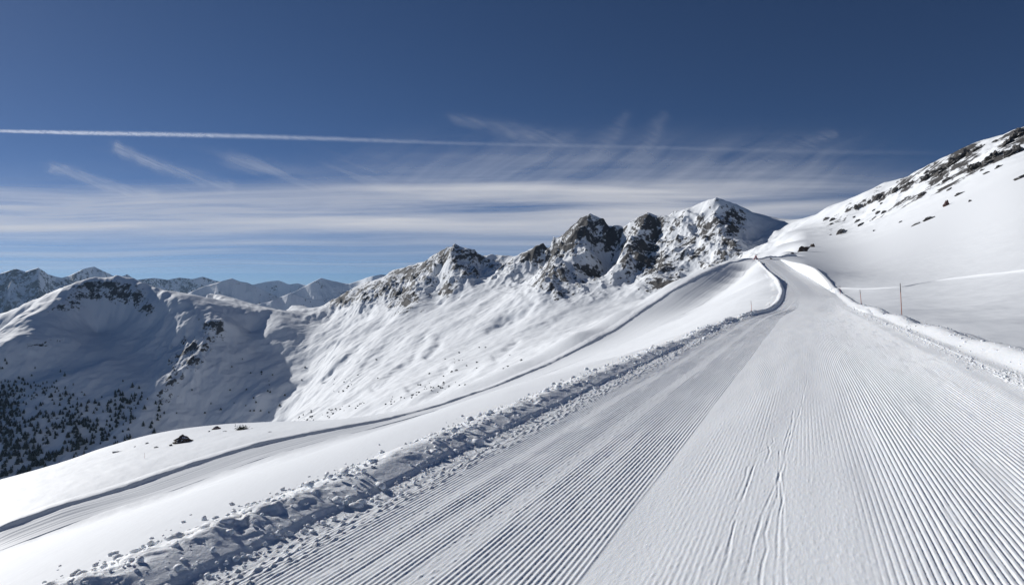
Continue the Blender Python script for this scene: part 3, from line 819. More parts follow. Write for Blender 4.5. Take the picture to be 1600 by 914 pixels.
# the condensation trail: a long lens-shaped streak at cruising height
tu = np.linspace(-420, 1520, 1500)
tv = np.interp(tu, [-420, 0, 250, 500, 760, 1000, 1250, 1520], [198, 205, 210, 217, 225, 231, 236, 241])
th = np.interp(tu, [-420, 0, 150, 300, 450, 700, 1000, 1500], [6, 4.6, 6.4, 7, 7, 6, 7, 9]) * 0.9
ta = np.interp(tu, [-420, 0, 120, 300, 450, 600, 760, 1000, 1300, 1480, 1520], [.70, .66, .70, .48, .32, .17, .09, .07, .05, .01, 0])
HT = 8600.0
yc = HT * F / (CV - tv)
q = np.linspace(-1, 1, 31)
nn = 0.5 * fbm(tu[:, None] / 9, q[None, :] * 1.3 + tu[:, None] * 0, 3, 0.6, seed=500)
jag = 0.35 * np.clip(fbm(tu / 6.0, tu * 0, 2, 0.6, seed=501), -.4, 1)[:, None] * sstep(0, .7, q)[None, :]
prof = np.exp(-((q[None, :] * 1.75 - 0.25 * np.sin(tu[:, None] / 90)) ** 2) * 1.3) * (1 - q[None, :] ** 2) + 0.0
td = ta[:, None] * np.clip(prof * (1.0 + nn) - jag * prof, 0, 1) * 0.62
for sgn in (1,):
    Yt = yc[:, None] + 0 * q; Vt = tv[:, None] + th[:, None] * q[None, :]
    Zt = (CV - Vt) / F * Yt
    bulge = 160.0 * np.sqrt(np.clip(1 - q ** 2, 0, 1))[None, :]
    Xt = (tu[:, None] - CU) / F * Yt
    front = np.stack([Xt, Yt - bulge, Zt], -1); back = np.stack([Xt, Yt + bulge, Zt], -1)[:, ::-1]
    ring = np.concatenate([front, back[:, 1:]], 1)
    dn = np.concatenate([td, td[:, ::-1][:, 1:]], 1)
    tr = grid_mesh('condensation_trail', ring[..., 0], ring[..., 1], ring[..., 2], M_CLOUD, {'veil': 1 - np.sqrt(1 - np.clip(dn, 0, .95))})
tag(tr, 'long straight white aircraft condensation trail crossing the blue sky', 'contrail')

# ------------------------------------------------------------------ placing things on the ground seen at a pixel
def hits(uv, d0, d1, n=420, geo=True):
    """the first ground point along the line of sight through each pixel, between distances d0 and d1"""
    uv = np.array(uv, float); ds = np.geomspace(d0, d1, n)
    q = (uv[:, 0] - CU) / F; e = (CV - uv[:, 1]) / F
    Dm = np.repeat(ds[None, :], len(uv), 0); z = Z(q[:, None] * Dm, Dm)
    above = (z / Dm) >= e[:, None]
    idx = np.where(above.any(1), above.argmax(1), -1)
    out = []
    for i, k in enumerate(idx):
        if k < 1: out.append(None); continue
        f0 = z[i, k - 1] / ds[k - 1] - e[i]; f1 = z[i, k] / ds[k] - e[i]; t = f0 / (f0 - f1 + 1e-12)
        d = ds[k - 1] + (ds[k] - ds[k - 1]) * t
        out.append((q[i] * d, d, float(Z(np.array([q[i] * d]), np.array([d]))[0])))
    return out


def simple_mat(name, col, rough=0.8, noise_scale=None, col2=None, bump=0.0):
    m, nt, b = new_mat(name)
    b.inputs['Base Color'].default_value = (*col, 1); b.inputs['Roughness'].default_value = rough
    if noise_scale:
        tc = node(nt, 'ShaderNodeTexCoord'); n = node(nt, 'ShaderNodeTexNoise', Scale=noise_scale, Detail=5.0, Roughness=0.65)
        nt.links.new(tc.outputs['Object'], n.inputs['Vector'])
        cr = node(nt, 'ShaderNodeValToRGB'); cr.color_ramp.elements[0].position = 0.38; cr.color_ramp.elements[1].position = 0.62
        cr.color_ramp.elements[0].color = (*col, 1); cr.color_ramp.elements[1].color = (*(col2 or col), 1)
        nt.links.new(n.outputs['Fac'], cr.inputs[0]); nt.links.new(cr.outputs[0], b.inputs['Base Color'])
        if bump:
            bp = node(nt, 'ShaderNodeBump', Strength=bump, Distance=0.1)
            nt.links.new(n.outputs['Fac'], bp.inputs['Height']); nt.links.new(bp.outputs['Normal'], b.inputs['Normal'])
    return m


def boulder_material(name, a, b_, scale):
    """rock with snow lying on its upward faces"""
    m, nt, b = new_mat(name); L = nt.links.new
    tc = node(nt, 'ShaderNodeTexCoord'); n = node(nt, 'ShaderNodeTexNoise', Scale=scale, Detail=6.0, Roughness=0.7)
    L(tc.outputs['Object'], n.inputs['Vector'])
    mx = node(nt, 'ShaderNodeMixRGB'); mx.inputs[1].default_value = (*a, 1); mx.inputs[2].default_value = (*b_, 1); L(n.outputs['Fac'], mx.inputs[0])
    ge = node(nt, 'ShaderNodeNewGeometry'); sp = node(nt, 'ShaderNodeSeparateXYZ'); L(ge.outputs['Normal'], sp.inputs[0])
    k = math_node(nt, 'ADD', sp.outputs['Z'], math_node(nt, 'MULTIPLY', math_node(nt, 'SUBTRACT', n.outputs['Fac'], 0.5), 1.2))
    mr = node(nt, 'ShaderNodeMapRange'); mr.inputs['From Min'].default_value = 0.80; mr.inputs['From Max'].default_value = 0.90; L(k, mr.inputs['Value'])
    m2 = node(nt, 'ShaderNodeMixRGB'); m2.inputs[2].default_value = SNOW; L(mr.outputs['Result'], m2.inputs[0]); L(mx.outputs[0], m2.inputs[1]); L(m2.outputs[0], b.inputs['Base Color'])
    bp = node(nt, 'ShaderNodeBump', Strength=0.6, Distance=0.15); L(n.outputs['Fac'], bp.inputs['Height']); L(bp.outputs['Normal'], b.inputs['Normal'])
    b.inputs['Roughness'].default_value = 0.85
    return m


M_ROCK = boulder_material('grey_rock', (0.035, 0.033, 0.032), (0.15, 0.14, 0.13), 1.3)
M_ROCKB = boulder_material('brown_rock', (0.03, 0.022, 0.018), (0.12, 0.085, 0.065), 1.1)
M_ROCKR = boulder_material('reddish_rock', (0.05, 0.025, 0.022), (0.20, 0.10, 0.085), 1.5)

import bmesh


def ico(sub):
    bm = bmesh.new(); bmesh.ops.create_icosphere(bm, subdivisions=sub, radius=1.0)
    co = np.array([v.co[:] for v in bm.verts]); fa = np.array([[v.index for v in f.verts] for f in bm.faces]); bm.free()
    return co, fa
ICO2, ICO3, ICO4, ICO1 = ico(2), ico(3), ico(4), ico(1)


def craggy(seed, base=ICO3, k=0.35, planes=7):
    """a split, angular boulder: a ball cut by random planes and roughened"""
    co, fa = base; r = np.random.RandomState(seed); p = co.copy()
    for i in range(planes):
        n = r.normal(size=3); n /= np.linalg.norm(n); h = r.uniform(0.45, 0.8)
        d = p @ n - h; p -= np.clip(d, 0, None)[:, None] * n
    rad = 1 + k * fbm(co[:, 0] * 1.7 + seed, co[:, 1] * 1.7 + co[:, 2] * 2.1, 4, 0.55, seed=seed)
    return p * rad[:, None], fa


rock_meshes = {}
def rock_mesh(kind, seed, mat):
    key = (kind, seed, mat.name)
    if key not in rock_meshes:
        p, fa = craggy(seed, ICO3 if kind == 'small' else ICO4, 0.35 if kind != 'crag' else 0.6, 7 if kind != 'crag' else 4)
        if kind == 'big': p[:, 2] = p[:, 2] * np.clip(1.5 - 1.35 * np.hypot(p[:, 0], p[:, 1]), 0.25, 1.5); p[:, :2] *= 1.15
        me = mesh_np('rock', p, fa, smooth=False); me.materials.append(mat); rock_meshes[key] = me
    return rock_meshes[key]


def add_rock(loc, size, seed, mat, label, group=None, name='rock', kind='small', rz=None, tilt=0.0):
    o = link(bpy.data.objects.new(name, rock_mesh(kind, seed, mat)))
    o.location = (loc[0], loc[1], loc[2] + size[2] * 0.15); o.scale = size
    o.rotation_euler = (0, tilt, rz if rz is not None else seed * 1.3)
    return tag(o, label, 'rock', group)


# rocks on the knoll at the left, each its own look
knoll = [((285, 691), 11.5, (1, .7, 1.15), 21, M_ROCKB, 'large dark pointed brown boulder standing alone on the snowy knoll', 'big'),
         ((183, 706), 6.5, (1, .6, .32), 22, M_ROCK, 'flat dark rock lying farthest left on the snowy knoll', 'small'),
         ((229, 693), 5.0, (1, .6, .30), 23, M_ROCK, 'thin low rock just above the two flat rocks on the knoll', 'small'),
         ((245, 699), 5.0, (1, .6, .34), 24, M_ROCK, 'small oval flat rock left of the pointed brown boulder', 'small'),
         ((267, 696), 3.2, (1, .8, .6), 25, M_ROCK, 'tiny rounded rock touching distance left of the pointed boulder', 'small'),
         ((211, 698), 3.0, (1, .6, .3), 26, M_ROCK, 'tiny sliver of rock between the flat rocks on the knoll', 'small'),
         ((338, 670), 8.0, (1, .6, .45), 27, M_ROCKR, 'reddish brown rock on the knoll skyline against blue shade', 'small'),
         ((327, 674), 2.4, (1, .7, .5), 28, M_ROCK, 'tiny grey rock just below the reddish skyline rock', 'small'),
         ((351, 674), 3.2, (1, .7, .45), 29, M_ROCK, 'small grey rock right of the reddish skyline rock', 'small'),
         ((421, 675), 4.0, (1, .7, .25), 30, M_ROCK, 'flat pale patch of rock where knoll meets valley slope', 'small')]
for (uv, pr, sh, sd_, mt, lab, kd), h in zip(knoll, hits([k[0] for k in knoll], 70, 260)):
    if h is None: h = hits([(k_ := uv)[0:2]], 70, 400)[0] or hits([(uv[0], uv[1] + 6)], 70, 260)[0]
    if h is None: continue
    r = pr * h[1] / F
    add_rock(h, (r * sh[0], r * sh[1], r * sh[2]), sd_, mt, lab, kind=kd, rz=(0.2 if kd == 'big' else None))

# rocks showing through the right hillside
hillrocks = [((1478, 322), 7, (1, .6, .62), 41, M_ROCKR, 'dark red edged boulder alone on the smooth right hillside', 'big', 0),
             ((1452, 343), 12, (1, .5, .28), 42, M_ROCK, 'long dark slab in the middle of the right hillside', 'small', -.5),
             ((1432, 351), 9, (1, .5, .25), 43, M_ROCK, 'lower tapering slab joined below the long dark slab', 'small', -.5),
             ((1313, 366), 10, (1, .6, .5), 44, M_ROCK, 'dark lone outcrop at the left foot of right hillside', 'big', -.45),
             ((1345, 352), 6, (1, .5, .3), 45, M_ROCK, 'short dark slab uphill of the lone hillside outcrop', 'small', -.5),
             ((1366, 361), 2.6, (1, .8, .6), 46, M_ROCK, 'tiny dark stone below the rock band on right hillside', 'small', 0),
             ((1408, 347), 4, (1, .5, .25), 47, M_ROCK, 'faint small stone pair left of the long dark slab', 'small', -.3),
             ((1501, 303), 10, (1, .4, .18), 48, M_ROCK, 'thin dark streak of rock above the red edged boulder', 'small', -.45),
             ((1516, 315), 2.6, (1, .7, .6), 49, M_ROCK, 'tiny dark stone right of the red edged boulder', 'small', 0),
             ((1560, 262), 8, (1, .5, .25), 50, M_ROCK, 'small slab below the rock band near the upper right', 'small', -.45),
             ((1594, 279), 11, (1, .5, .3), 51, M_ROCK, 'dark slab cut by the right edge of the picture', 'small', -.4),
             ((1254, 393), 11, (1, .6, .36), 52, M_ROCKB, 'brown wedge shaped outcrop behind the top of the piste', 'big', -.55),
             ((1238, 397), 4.5, (1, .7, .35), 53, M_ROCKB, 'small brown rock left of the wedge shaped outcrop', 'small', -.4),
             ((1268, 386), 5, (1, .8, .6), 54, M_ROCKB, 'small dark brown rock right of the wedge shaped outcrop', 'small', -.2),
             ((1205, 405), 2.0, (1, .8, .8), 55, M_ROCK, 'tiny dark stone on the bank at the piste top', 'small', 0)]
for (uv, pr, sh, sd_, mt, lab, kd, ti), h in zip(hillrocks, hits([k[0] for k in hillrocks], 150, 1500)):
    if h is None: continue
    r = pr * h[1] / F
    add_rock(h, (r * sh[0], r * sh[1], r * sh[2] * 1.5), sd_, mt, lab, kind=kd, rz=0.1, tilt=ti)

# more slabs along the rocky rim of the right hillside
R_ = np.random.RandomState(5)
rim = []
for i in range(36):
    u_ = R_.uniform(1290, 1598)
    top = np.interp(u_, [q[0] for q in R1], [q[1] for q in R1])
    rim.append((u_, top + 3 + abs(R_.normal()) * np.interp(u_, [1290, 1420, 1600], [14, 24, 34])))
for i, h in enumerate(hits(rim, 400, 1500)):
    if h is None: continue
    r = R_.uniform(2.0, 6.5) * h[1] / F
    add_rock(h, (r, r * .7, r * R_.uniform(.35, .6)), 60 + i % 9, M_ROCK, 'one of many dark rocks scattered under the right ridge', 'rocks scattered under the right ridge', tilt=-.45, rz=R_.uniform(-.4, .4))

# craggy outcrops breaking through the crest of the right hillside
outs = [(1594, 212, 15), (1574, 226, 12), (1590, 238, 17), (1552, 247, 13), (1530, 232, 8), (1508, 243, 14), (1492, 255, 13), (1470, 268, 14), (1448, 279, 9), (1522, 264, 12), (1541, 257, 9), (1419, 290, 9), (1398, 299, 8), (1372, 309, 7), (1342, 322, 6), (1480, 282, 8)]
for i, (q, h) in enumerate(zip(outs, hits([o_[:2] for o_ in outs], 400, 1500))):
    if h is None: continue
    r = q[2] * h[1] / F
    add_rock((h[0], h[1], h[2] - .1 * r), (r, r * .8, r * .62), 110 + i, M_ROCK, 'one of the craggy rock outcrops breaking through the crest of the right ridge', 'rock outcrops along the right ridge crest', name='rock_outcrop', kind='crag', tilt=-.5, rz=.1)

# boulders on the sunlit valley side
spots = []
def clus(n, u0, v0, su, sv, slope=0.0):
    for i in range(n):
        a = R_.normal() * su; spots.append((u0 + a, v0 + a * slope + R_.normal() * sv, R_.uniform(1.0, 2.6)))
clus(26, 680, 604, 26, 4, -.10); clus(16, 632, 622, 16, 3, -.35); clus(14, 545, 637, 22, 3, -.3); clus(18, 500, 650, 28, 4, -.3); clus(14, 470, 655, 10, 5, -.3)
clus(8, 720, 566, 18, 3, .1); clus(14, 545, 598, 22, 6, -.25)
for q in [(787, 577, 3), (794, 572.5, 3), (815, 563, 2.5), (745, 575, 2), (706, 581, 3), (713, 579, 4), (693, 588, 2.5), (671, 584, 2), (717, 551, 2.5), (588, 562, 2.5), (749, 543, 2), (759, 543, 2), (797, 555, 1.8), (905, 535, 2), (922, 521, 2.5), (645, 638, 3), (652, 640, 3)]: spots.append(q)
for i, (h, q) in enumerate(zip(hits([p[:2] for p in spots], 330, 2200), spots)):
    if h is None: continue
    r = q[2] * h[1] / F
    add_rock(h, (r, r * .8, r * R_.uniform(.5, .8)), 80 + i % 9, M_ROCK, 'one of many small dark rocks dotting the sunlit valley side', 'rocks dotting the sunlit valley side')

# ------------------------------------------------------------------ trees on the shaded slope
M_NEEDLE = simple_mat('conifer_needles', (0.016, 0.024, 0.017), 0.9, 2.0, (0.05, 0.06, 0.045))
M_BARK = simple_mat('bark', (0.05, 0.04, 0.03), 0.9)


def conifer_meshes(seed):
    r = np.random.RandomState(seed); V = []; Fc = []
    tiers = 13
    for k in range(tiers):
        f = k / (tiers - 1); zz = 0.10 + 0.88 * f; R = 0.26 * (1 - f) ** 0.8 + 0.015
        for j in range(int(9 - 4 * f)):
            a = r.uniform(0, 2 * math.pi); L = R * r.uniform(0.6, 1.2); w = L * 0.42; dz = -0.10 * r.uniform(0.5, 1.3) * (1 - f * .6)
            c, s_ = math.cos(a), math.sin(a); z0 = zz + r.uniform(-.03, .03)
            b = len(V)
            V += [(0, 0, z0 + .035), (c * L * .6 - s_ * w, s_ * L * .6 + c * w, z0 + dz * .7), (c * L, s_ * L, z0 + dz), (c * L * .6 + s_ * w, s_ * L * .6 - c * w, z0 + dz * .7), (c * L * .5, s_ * L * .5, z0 + dz * .2 + .02)]
            Fc += [(b, b + 1, b + 4), (b + 1, b + 2, b + 4), (b + 2, b + 3, b + 4), (b + 3, b, b + 4)]
    cm = mesh_np('crown', np.array(V), np.array(Fc), False); cm.materials.append(M_NEEDLE)
    n = 6; tv_ = []; tf = []
    for z_, rr in ((-0.04, .022), (0.5, .013), (0.97, .002)):
        for j in range(n): tv_.append((rr * math.cos(2 * math.pi * j / n), rr * math.sin(2 * math.pi * j / n), z_))
    for k in range(2):
        for j in range(n): tf.append((k * n + j, k * n + (j + 1) % n, (k + 1) * n + (j + 1) % n, (k + 1) * n + j))
    tm = mesh_np('trunk', np.array(tv_), np.array(tf), True); tm.materials.append(M_BARK)
    return cm, tm


TREES = [conifer_meshes(k) for k in range(6)]
tsp = []
def tclus(n, u0, v0, su, sv, h0, h1, lab, slope=0.0):
    for i in range(n):
        a = R_.normal(); tsp.append((u0 + a * su, v0 + a * su * slope + R_.normal() * sv, R_.uniform(h0, h1), lab))
LA = 'one of the dense dark conifers at the lower left frame edge'
LB = 'one of the scattered dark conifers on the shaded lower slope'
LC = 'one of the conifers in the separate shaded clump further right'
LD = 'one of the tall conifers rising along the knoll skyline'
LE = 'one of the low dark bushes dotting the deep valley shade'
tclus(46, 14, 640, 12, 26, 6, 10, LA); tclus(20, 10, 690, 12, 16, 8, 14, LA); tclus(22, 45, 607, 22, 6, 4, 7, LB, -.15)
tclus(14, 42, 705, 10, 8, 10, 15, LA); tclus(34, 108, 650, 24, 18, 7, 11, LB); tclus(22, 112, 690, 16, 12, 9, 14, LB); tclus(14, 60, 670, 16, 14, 6, 10, LB)
tclus(24, 198, 630, 18, 12, 7, 11, LC, .3); tclus(5, 180, 650, 5, 8, 9, 13, LC, .8); tclus(5, 240, 664, 7, 6, 8, 12, LC); tclus(12, 158, 680, 12, 8, 7, 10, LC); tclus(4, 197, 683, 4, 4, 9, 11, LC); tclus(5, 247, 640, 4, 8, 6, 9, LC)
for u_, v_, h_ in [(8, 742, 18), (17, 738, 13), (36, 738, 17), (45, 736, 14), (64, 727, 16), (78, 718, 14), (88, 712, 14), (96, 709, 12), (28, 741, 12), (3, 744, 14)]: tsp.append((u_, v_, h_, LD))
for i in range(26): tsp.append((R_.uniform(270, 480), R_.uniform(560, 655), R_.uniform(2.5, 4.5), LE))
for q in [(400, 629, 4.5), (397, 642, 4), (437, 634, 4.5), (445, 618, 4), (420, 645, 4), (300, 610, 4), (345, 640, 4)]: tsp.append((*q, LE))
tsp = [t for t in tsp if -12 < t[0] < 520]
hh = hits([t[:2] for t in tsp], 700, 2500)
GR = {LA: 'conifers at the lower left edge', LB: 'conifers scattered over the shaded slope', LC: 'conifers in the clump further right', LD: 'conifers along the knoll skyline', LE: 'bushes in the valley shade'}
for i, (h, t) in enumerate(zip(hh, tsp)):
    if h is None: continue
    H_ = t[2] * h[1] / F * 0.80
    cm, tm = TREES[i % 6]
    bush = t[3] == LE
    o = link(bpy.data.objects.new('bush' if bush else 'conifer_tree', None)); o.empty_display_size = 0.5
    o.location = (h[0], h[1], h[2] - 0.02 * H_); o.rotation_euler = (0, 0, R_.uniform(0, 6.28))
    wd = R_.uniform(1.0, 1.7) * (1.6 if bush else 1.0)
    o.scale = (H_ * wd, H_ * wd, H_)
    tag(o, t[3], 'bush' if bush else 'tree', GR[t[3]])
    for nm, me in (('crown', cm), ('trunk', tm)):
        c = link(bpy.data.objects.new(nm, me)); c.parent = o
# the rest of the stand, behind and between the single trees, as one mass
mass = []
for (n_, u0, v0, su, sv, h0, h1) in [(190, 14, 640, 18, 28, 4, 8), (70, 40, 690, 22, 18, 5, 10), (110, 108, 660, 24, 24, 4, 8), (60, 195, 635, 20, 16, 4, 7), (40, 60, 610, 40, 8, 3, 5), (40, 160, 680, 14, 10, 4, 7), (50, 60, 722, 40, 10, 7, 11)]:
    for i in range(n_): mass.append((R_.normal(u0, su), R_.normal(v0, sv), R_.uniform(h0, h1)))
mass = [m_ for m_ in mass if m_[0] > -15]
mv, mf, off = [], [], 0
for i, (h, m_) in enumerate(zip(hits([q[:2] for q in mass], 700, 2500), mass)):
    if h is None: continue
    cmesh = TREES[i % 6][0]
    if i < 6:
        pass
    vv_ = np.empty(len(cmesh.vertices) * 3, np.float32); cmesh.vertices.foreach_get('co', vv_); vv_ = vv_.reshape(-1, 3)
    ff_ = np.empty(len(cmesh.polygons) * 3, np.int32); cmesh.polygons.foreach_get('vertices', ff_)
    H_ = m_[2] * h[1] / F * .9; wd = R_.uniform(1.1, 2.0)
    mv.append(vv_ * (H_ * wd, H_ * wd, H_) + np.array([h[0], h[1], h[2] - .05 * H_])); mf.append(ff_.reshape(-1, 3) + off); off += len(vv_)
o = mesh_np('conifer_stand', np.concatenate(mv), np.concatenate(mf), False); o.materials.append(M_NEEDLE)
tag(link(bpy.data.objects.new('conifer_stand', o)), 'thicket of small dark conifers filling the shaded lower left slope', 'trees', kind='stuff')
# the dark bush on the knoll skyline
h = hits([(378, 671)], 70, 260)[0]
if h:
    o = link(bpy.data.objects.new('bush', TREES[0][0].copy())); r = 12 * h[1] / F
    p = []; f_ = []; r2 = np.random.RandomState(3)
    for i in range(420):
        a = r2.normal(size=3) * (0.36, .3, .22); a[2] = abs(a[2]); d = r2.normal(size=3) * .09; e = r2.normal(size=3) * .09; b = len(p)
        p += [tuple(a), tuple(a + d), tuple(a + e)]; f_.append((b, b + 1, b + 2))
    o.data = mesh_np('bush', np.array(p), np.array(f_), False); o.data.materials.append(M_NEEDLE)
    o.location = h; o.scale = (r, r, r)
    tag(o, 'dark green bush on the knoll skyline right of the reddish rock', 'bush')

# ------------------------------------------------------------------ marker poles and the sign
M_POLE = simple_mat('weathered_pole', (0.50, 0.15, 0.10), 0.6, 6.0, (0.58, 0.28, 0.20))
M_POLED = simple_mat('dark_pole', (0.10, 0.06, 0.05), 0.6)
M_RED = simple_mat('red_paint', (0.50, 0.05, 0.05), 0.5)
M_WHITE = simple_mat('white_paint', (0.75, 0.75, 0.75), 0.5)


def tube(p0, p1, r0, r1, n=10):
    p0 = Vector(p0); p1 = Vector(p1); z = (p1 - p0).normalized(); x = z.orthogonal().normalized(); y = z.cross(x)
    V = []
    for p, r in ((p0, r0), (p1, r1)):
        for j in range(n): V.append(tuple(p + (x * math.cos(2 * math.pi * j / n) + y * math.sin(2 * math.pi * j / n)) * r))
    Fq = [(j, (j + 1) % n, n + (j + 1) % n, n + j) for j in range(n)]
    return V, Fq


def piece(name, vf, mat, parent, loc=(0, 0, 0)):
    me = bpy.data.meshes.new(name); V, Fq = vf
    me.from_pydata(V, [], Fq + ([tuple(range(len(V) // 2, len(V)))] if len(V) == 20 else [])); me.materials.append(mat)
    o = link(bpy.data.objects.new(name, me)); o.parent = parent; o.location = loc
    return o


poles = [((1409, 490), 30, 50, (-0.05, 0), .019, 'tallest reddish marker pole, nearest one beside the right snow bank'),
         ((1346, 476), 50, 24, (-0.10, 0), .022, 'middle thin marker pole of three beside the right snow bank'),
         ((1313, 458), 86, 14, (-0.05, 0), .022, 'faint farthest marker pole of three beside the right snow bank'),
         ((1175, 491), 54, 21, (-0.08, 0), .020, 'thin brown marker pole on the mound left of the piste'),
         ((1204, 487), 63, 13, (-0.18, 0), .016, 'short faint pole close to the bend of left bank'),
         ((226, 716), 132, 9, (0.0, 0), .020, 'faint thin pole standing on the snowy knoll')]
for (uv, d, hp, lean, r, lab) in poles:
    if d > 130:
        b = hits([uv], 70, 260)[0]
    else:
        x_ = (uv[0] - CU) / F * d; b = (x_, d, (CV - uv[1]) / F * d)
        zg = float(Z(np.array([x_]), np.array([float(d)]))[0]); b = (x_, d, min(b[2], zg + 0.15))
    Hh = hp * b[1] / F + (0.0)
    o = link(bpy.data.objects.new('marker_pole', None)); o.location = b; o.empty_display_size = 0.3
    tag(o, lab, 'marker pole', 'marker poles beside the runs')
    tip = (lean[0] * Hh, 0, Hh); k = 0.72; midp = (lean[0] * Hh * k, 0, Hh * k)
    piece('shaft', tube((-lean[0] * .3, 0, -.3), midp, r, r * .85), M_POLE, o)
    piece('tip', tube(midp, tip, r * 0.95, r * .7), M_POLED, o)

# red framed triangular sign at the top of the run
b = (0.381 * 236, 236.0, float(Z(np.array([0.381 * 236]), np.array([236.0]))[0]))
o = link(bpy.data.objects.new('warning_sign', None)); o.location = b
tag(o, 'small red edged triangular sign where the two runs meet', 'sign')
A, B, Cc = (-.72, 0, .1), (.72, 0, .1), (0, 0, 1.6)
for p0, p1, nm in ((A, Cc, 'frame_bar'), (B, Cc, 'frame_bar'), (A, B, 'frame_bar')):
    piece(nm, tube(p0, p1, .13, .13), M_RED, o)
piece('face', ([(-.6, .02, .15), (.6, .02, .15), (0, .02, 1.45), (-.6, .05, .15), (.6, .05, .15), (0, .05, 1.45)], [(0, 1, 2), (5, 4, 3), (0, 3, 4, 1), (1, 4, 5, 2), (2, 5, 3, 0)]), M_WHITE, o)
for sx in (-.7, .7): piece('leg', tube((sx, .03, -.4), (sx, .03, .12), .05, .05), M_POLED, o)

# ------------------------------------------------------------------ loose snow
def chunk_field(name, pts, mat, variants=5, base=ICO2):
    """many broken lumps of snow as one object"""
    vs = [craggy(300 + k, base, 0.30, 4)[0] for k in range(variants)]; fa = base[1]; nv = len(base[0])
    r = np.random.RandomState(9); N = len(pts)
    co = np.empty((N * nv, 3), np.float32); fc = np.empty((N * len(fa), 3), np.int32)
    for i, (x, y, z, sz) in enumerate(pts):
        a = r.uniform(0, 6.28); c, s_ = math.cos(a), math.sin(a); p = vs[i % variants] * (sz * r.uniform(.8, 1.3), sz * r.uniform(.8, 1.2), sz * r.uniform(.6, .95))
        co[i * nv:(i + 1) * nv, 0] = x + p[:, 0] * c - p[:, 1] * s_; co[i * nv:(i + 1) * nv, 1] = y + p[:, 0] * s_ + p[:, 1] * c; co[i * nv:(i + 1) * nv, 2] = z + p[:, 2]
        fc[i * len(fa):(i + 1) * len(fa)] = fa + i * nv
    me = mesh_np(name, co, fc, True); me.materials.append(mat)
    return link(bpy.data.objects.new(name, me))


r3 = np.random.RandomState(44)
cp = []
bl = run_base('L'); br = run_base('R')
N = 4200
ys = np.exp(r3.uniform(math.log(2.2), math.log(48), N)); ws = np.where(r3.rand(N) < .7, r3.normal(0.52, .22, N), r3.normal(-0.04, .09, N))
sz = np.clip(np.exp(r3.normal(math.log(.0068), .70, N)), .003, .05) * (1 + ys / 30)
lx, _ = left_edge(ys); wx = lx - ws * math.cos(AZ); wy = ys + ws * math.sin(AZ)
zb = bl(wx, wy, ws) + np.maximum(hL(ws, ys / math.cos(AZ)), 0) + .35 * sz
cp += list(zip(wx, wy, zb, sz))
N = 1700
ys = np.exp(r3.uniform(math.log(8), math.log(60), N)); ws = np.where(r3.rand(N) < .7, r3.normal(-0.85, .22, N), r3.normal(0.15, .25, N))
sz = np.clip(np.exp(r3.normal(math.log(.009), .55, N)), .005, .04) * (1 + ys / 50)
rx, _ = right_edge(ys); wx = rx - ws * math.cos(AZ); wy = ys + ws * math.sin(AZ)
zb = br(wx, wy, ws) + np.maximum(hR(ws, ys), 0) + .3 * sz
cp += list(zip(wx, wy, zb, sz))
tag(chunk_field('snow_crumbs', cp, M_BANK), 'broken snow crumbs strewn along the ploughed banks', 'snow', kind='stuff')

# single lumps on the smooth slope left of the bank
lumps_uv = [((118, 899), 9, 'largest lone snow lump on the smooth slope, bottom left corner'), ((362, 789), 4.5, 'small grey snow lump alone above the left bank'), ((374, 791), 2.5, 'tiny snow crumb right beside a small grey lump'),
            ((442, 766), 4.5, 'snow lump on the slope uphill of the other small lumps'), ((270, 846), 7, 'flat dark snow lump at the upper rim of the bank'), ((306, 848), 6, 'rounded snow lump just above the near bank'), ((340, 828), 7, 'elongated snow lump touching the outer bank edge')]
for i, ((uv, pr, lab), h) in enumerate(zip(lumps_uv, hits([l[0] for l in lumps_uv], 2.5, 40))):
    if h is None: continue
    r = pr * h[1] / F
    me = mesh_np('snow_lump', craggy(330 + i, ICO3, .25, 4)[0], ICO3[1]); me.materials.append(M_BANK)
    o = link(bpy.data.objects.new('snow_lump', me)); o.location = (h[0], h[1], h[2] + r * .35); o.scale = (r, r * .9, r * .75)
    tag(o, lab, 'snow lump')

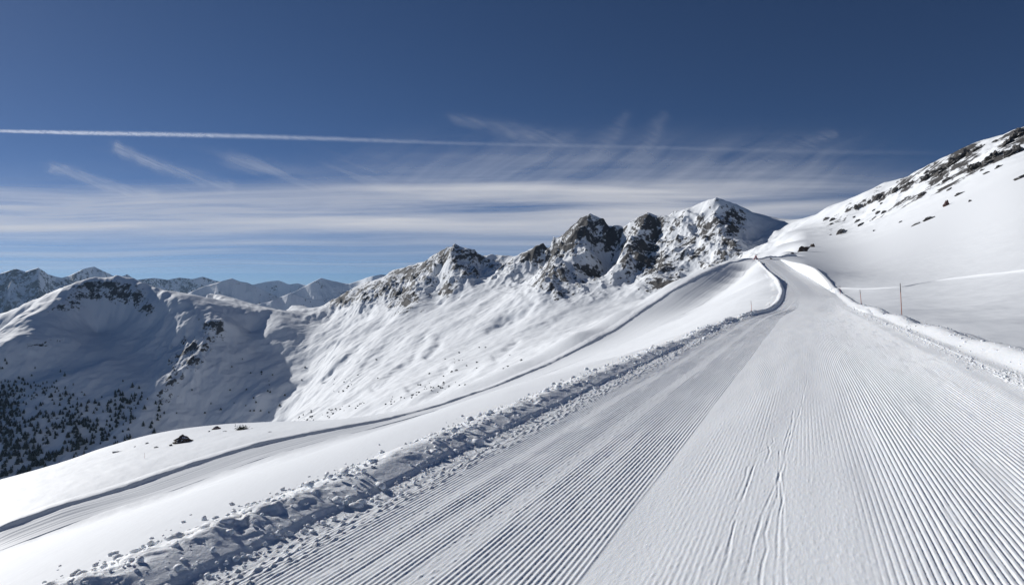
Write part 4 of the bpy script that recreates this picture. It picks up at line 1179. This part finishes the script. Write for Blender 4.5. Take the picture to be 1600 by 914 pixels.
# ------------------------------------------------------------------ light, sky, camera
w = bpy.data.worlds.new('World'); scene.world = w; w.use_nodes = True
nt = w.node_tree; bg = nt.nodes['Background']
sky = nt.nodes.new('ShaderNodeTexSky'); sky.sky_type = 'NISHITA'; sky.sun_disc = False
sky.sun_elevation = math.radians(SUN_EL); sky.sun_rotation = math.radians(SUN_AZ)
sky.altitude = 2800; sky.air_density = 0.6; sky.dust_density = 0.5; sky.ozone_density = 6.0
nt.links.new(sky.outputs[0], bg.inputs[0]); bg.inputs[1].default_value = 0.052
sun = bpy.data.lights.new('sun', 'SUN'); sun.energy = 4.7; sun.angle = math.radians(0.5); sun.color = (1, 0.975, 0.935)
so = link(bpy.data.objects.new('sun', sun))
sd = Vector((math.sin(math.radians(SUN_AZ)) * math.cos(math.radians(SUN_EL)), math.cos(math.radians(SUN_AZ)) * math.cos(math.radians(SUN_EL)), math.sin(math.radians(SUN_EL))))
so.rotation_euler = sd.to_track_quat('Z', 'Y').to_euler()

hm = bpy.data.materials.new('mountain_air'); hm.use_nodes = True; hn = hm.node_tree
hn.nodes.remove(hn.nodes['Principled BSDF'])
pv = hn.nodes.new('ShaderNodeVolumePrincipled'); pv.inputs['Color'].default_value = (0.42, 0.66, 1.0, 1); pv.inputs['Density'].default_value = 1.4e-5; pv.inputs['Anisotropy'].default_value = 0.2
hn.links.new(pv.outputs[0], hn.nodes['Material Output'].inputs['Volume'])
bm = bmesh.new(); bmesh.ops.create_cube(bm, size=1.0)
for v_ in bm.verts: v_.co = (v_.co.x * 60000, 14000 + v_.co.y * 32000, 100 + v_.co.z * 1500)
me = bpy.data.meshes.new('haze'); bm.to_mesh(me); bm.free(); me.materials.append(hm)
tag(link(bpy.data.objects.new('haze', me)), kind='stuff')

cam = bpy.data.cameras.new('camera'); cam.sensor_width = 36; cam.lens = 36 * F / 1600; cam.clip_start = 0.05; cam.clip_end = 400000
co = link(bpy.data.objects.new('camera', cam)); co.rotation_euler = (math.radians(90), 0, 0)
scene.camera = co
scene.view_settings.view_transform = 'Standard'; scene.view_settings.look = 'None'
scene.view_settings.exposure = 0; scene.view_settings.gamma = 1; scene.view_settings.use_curve_mapping = False
scene.cycles.max_bounces = 10; scene.cycles.diffuse_bounces = 8; scene.cycles.transparent_max_bounces = 12
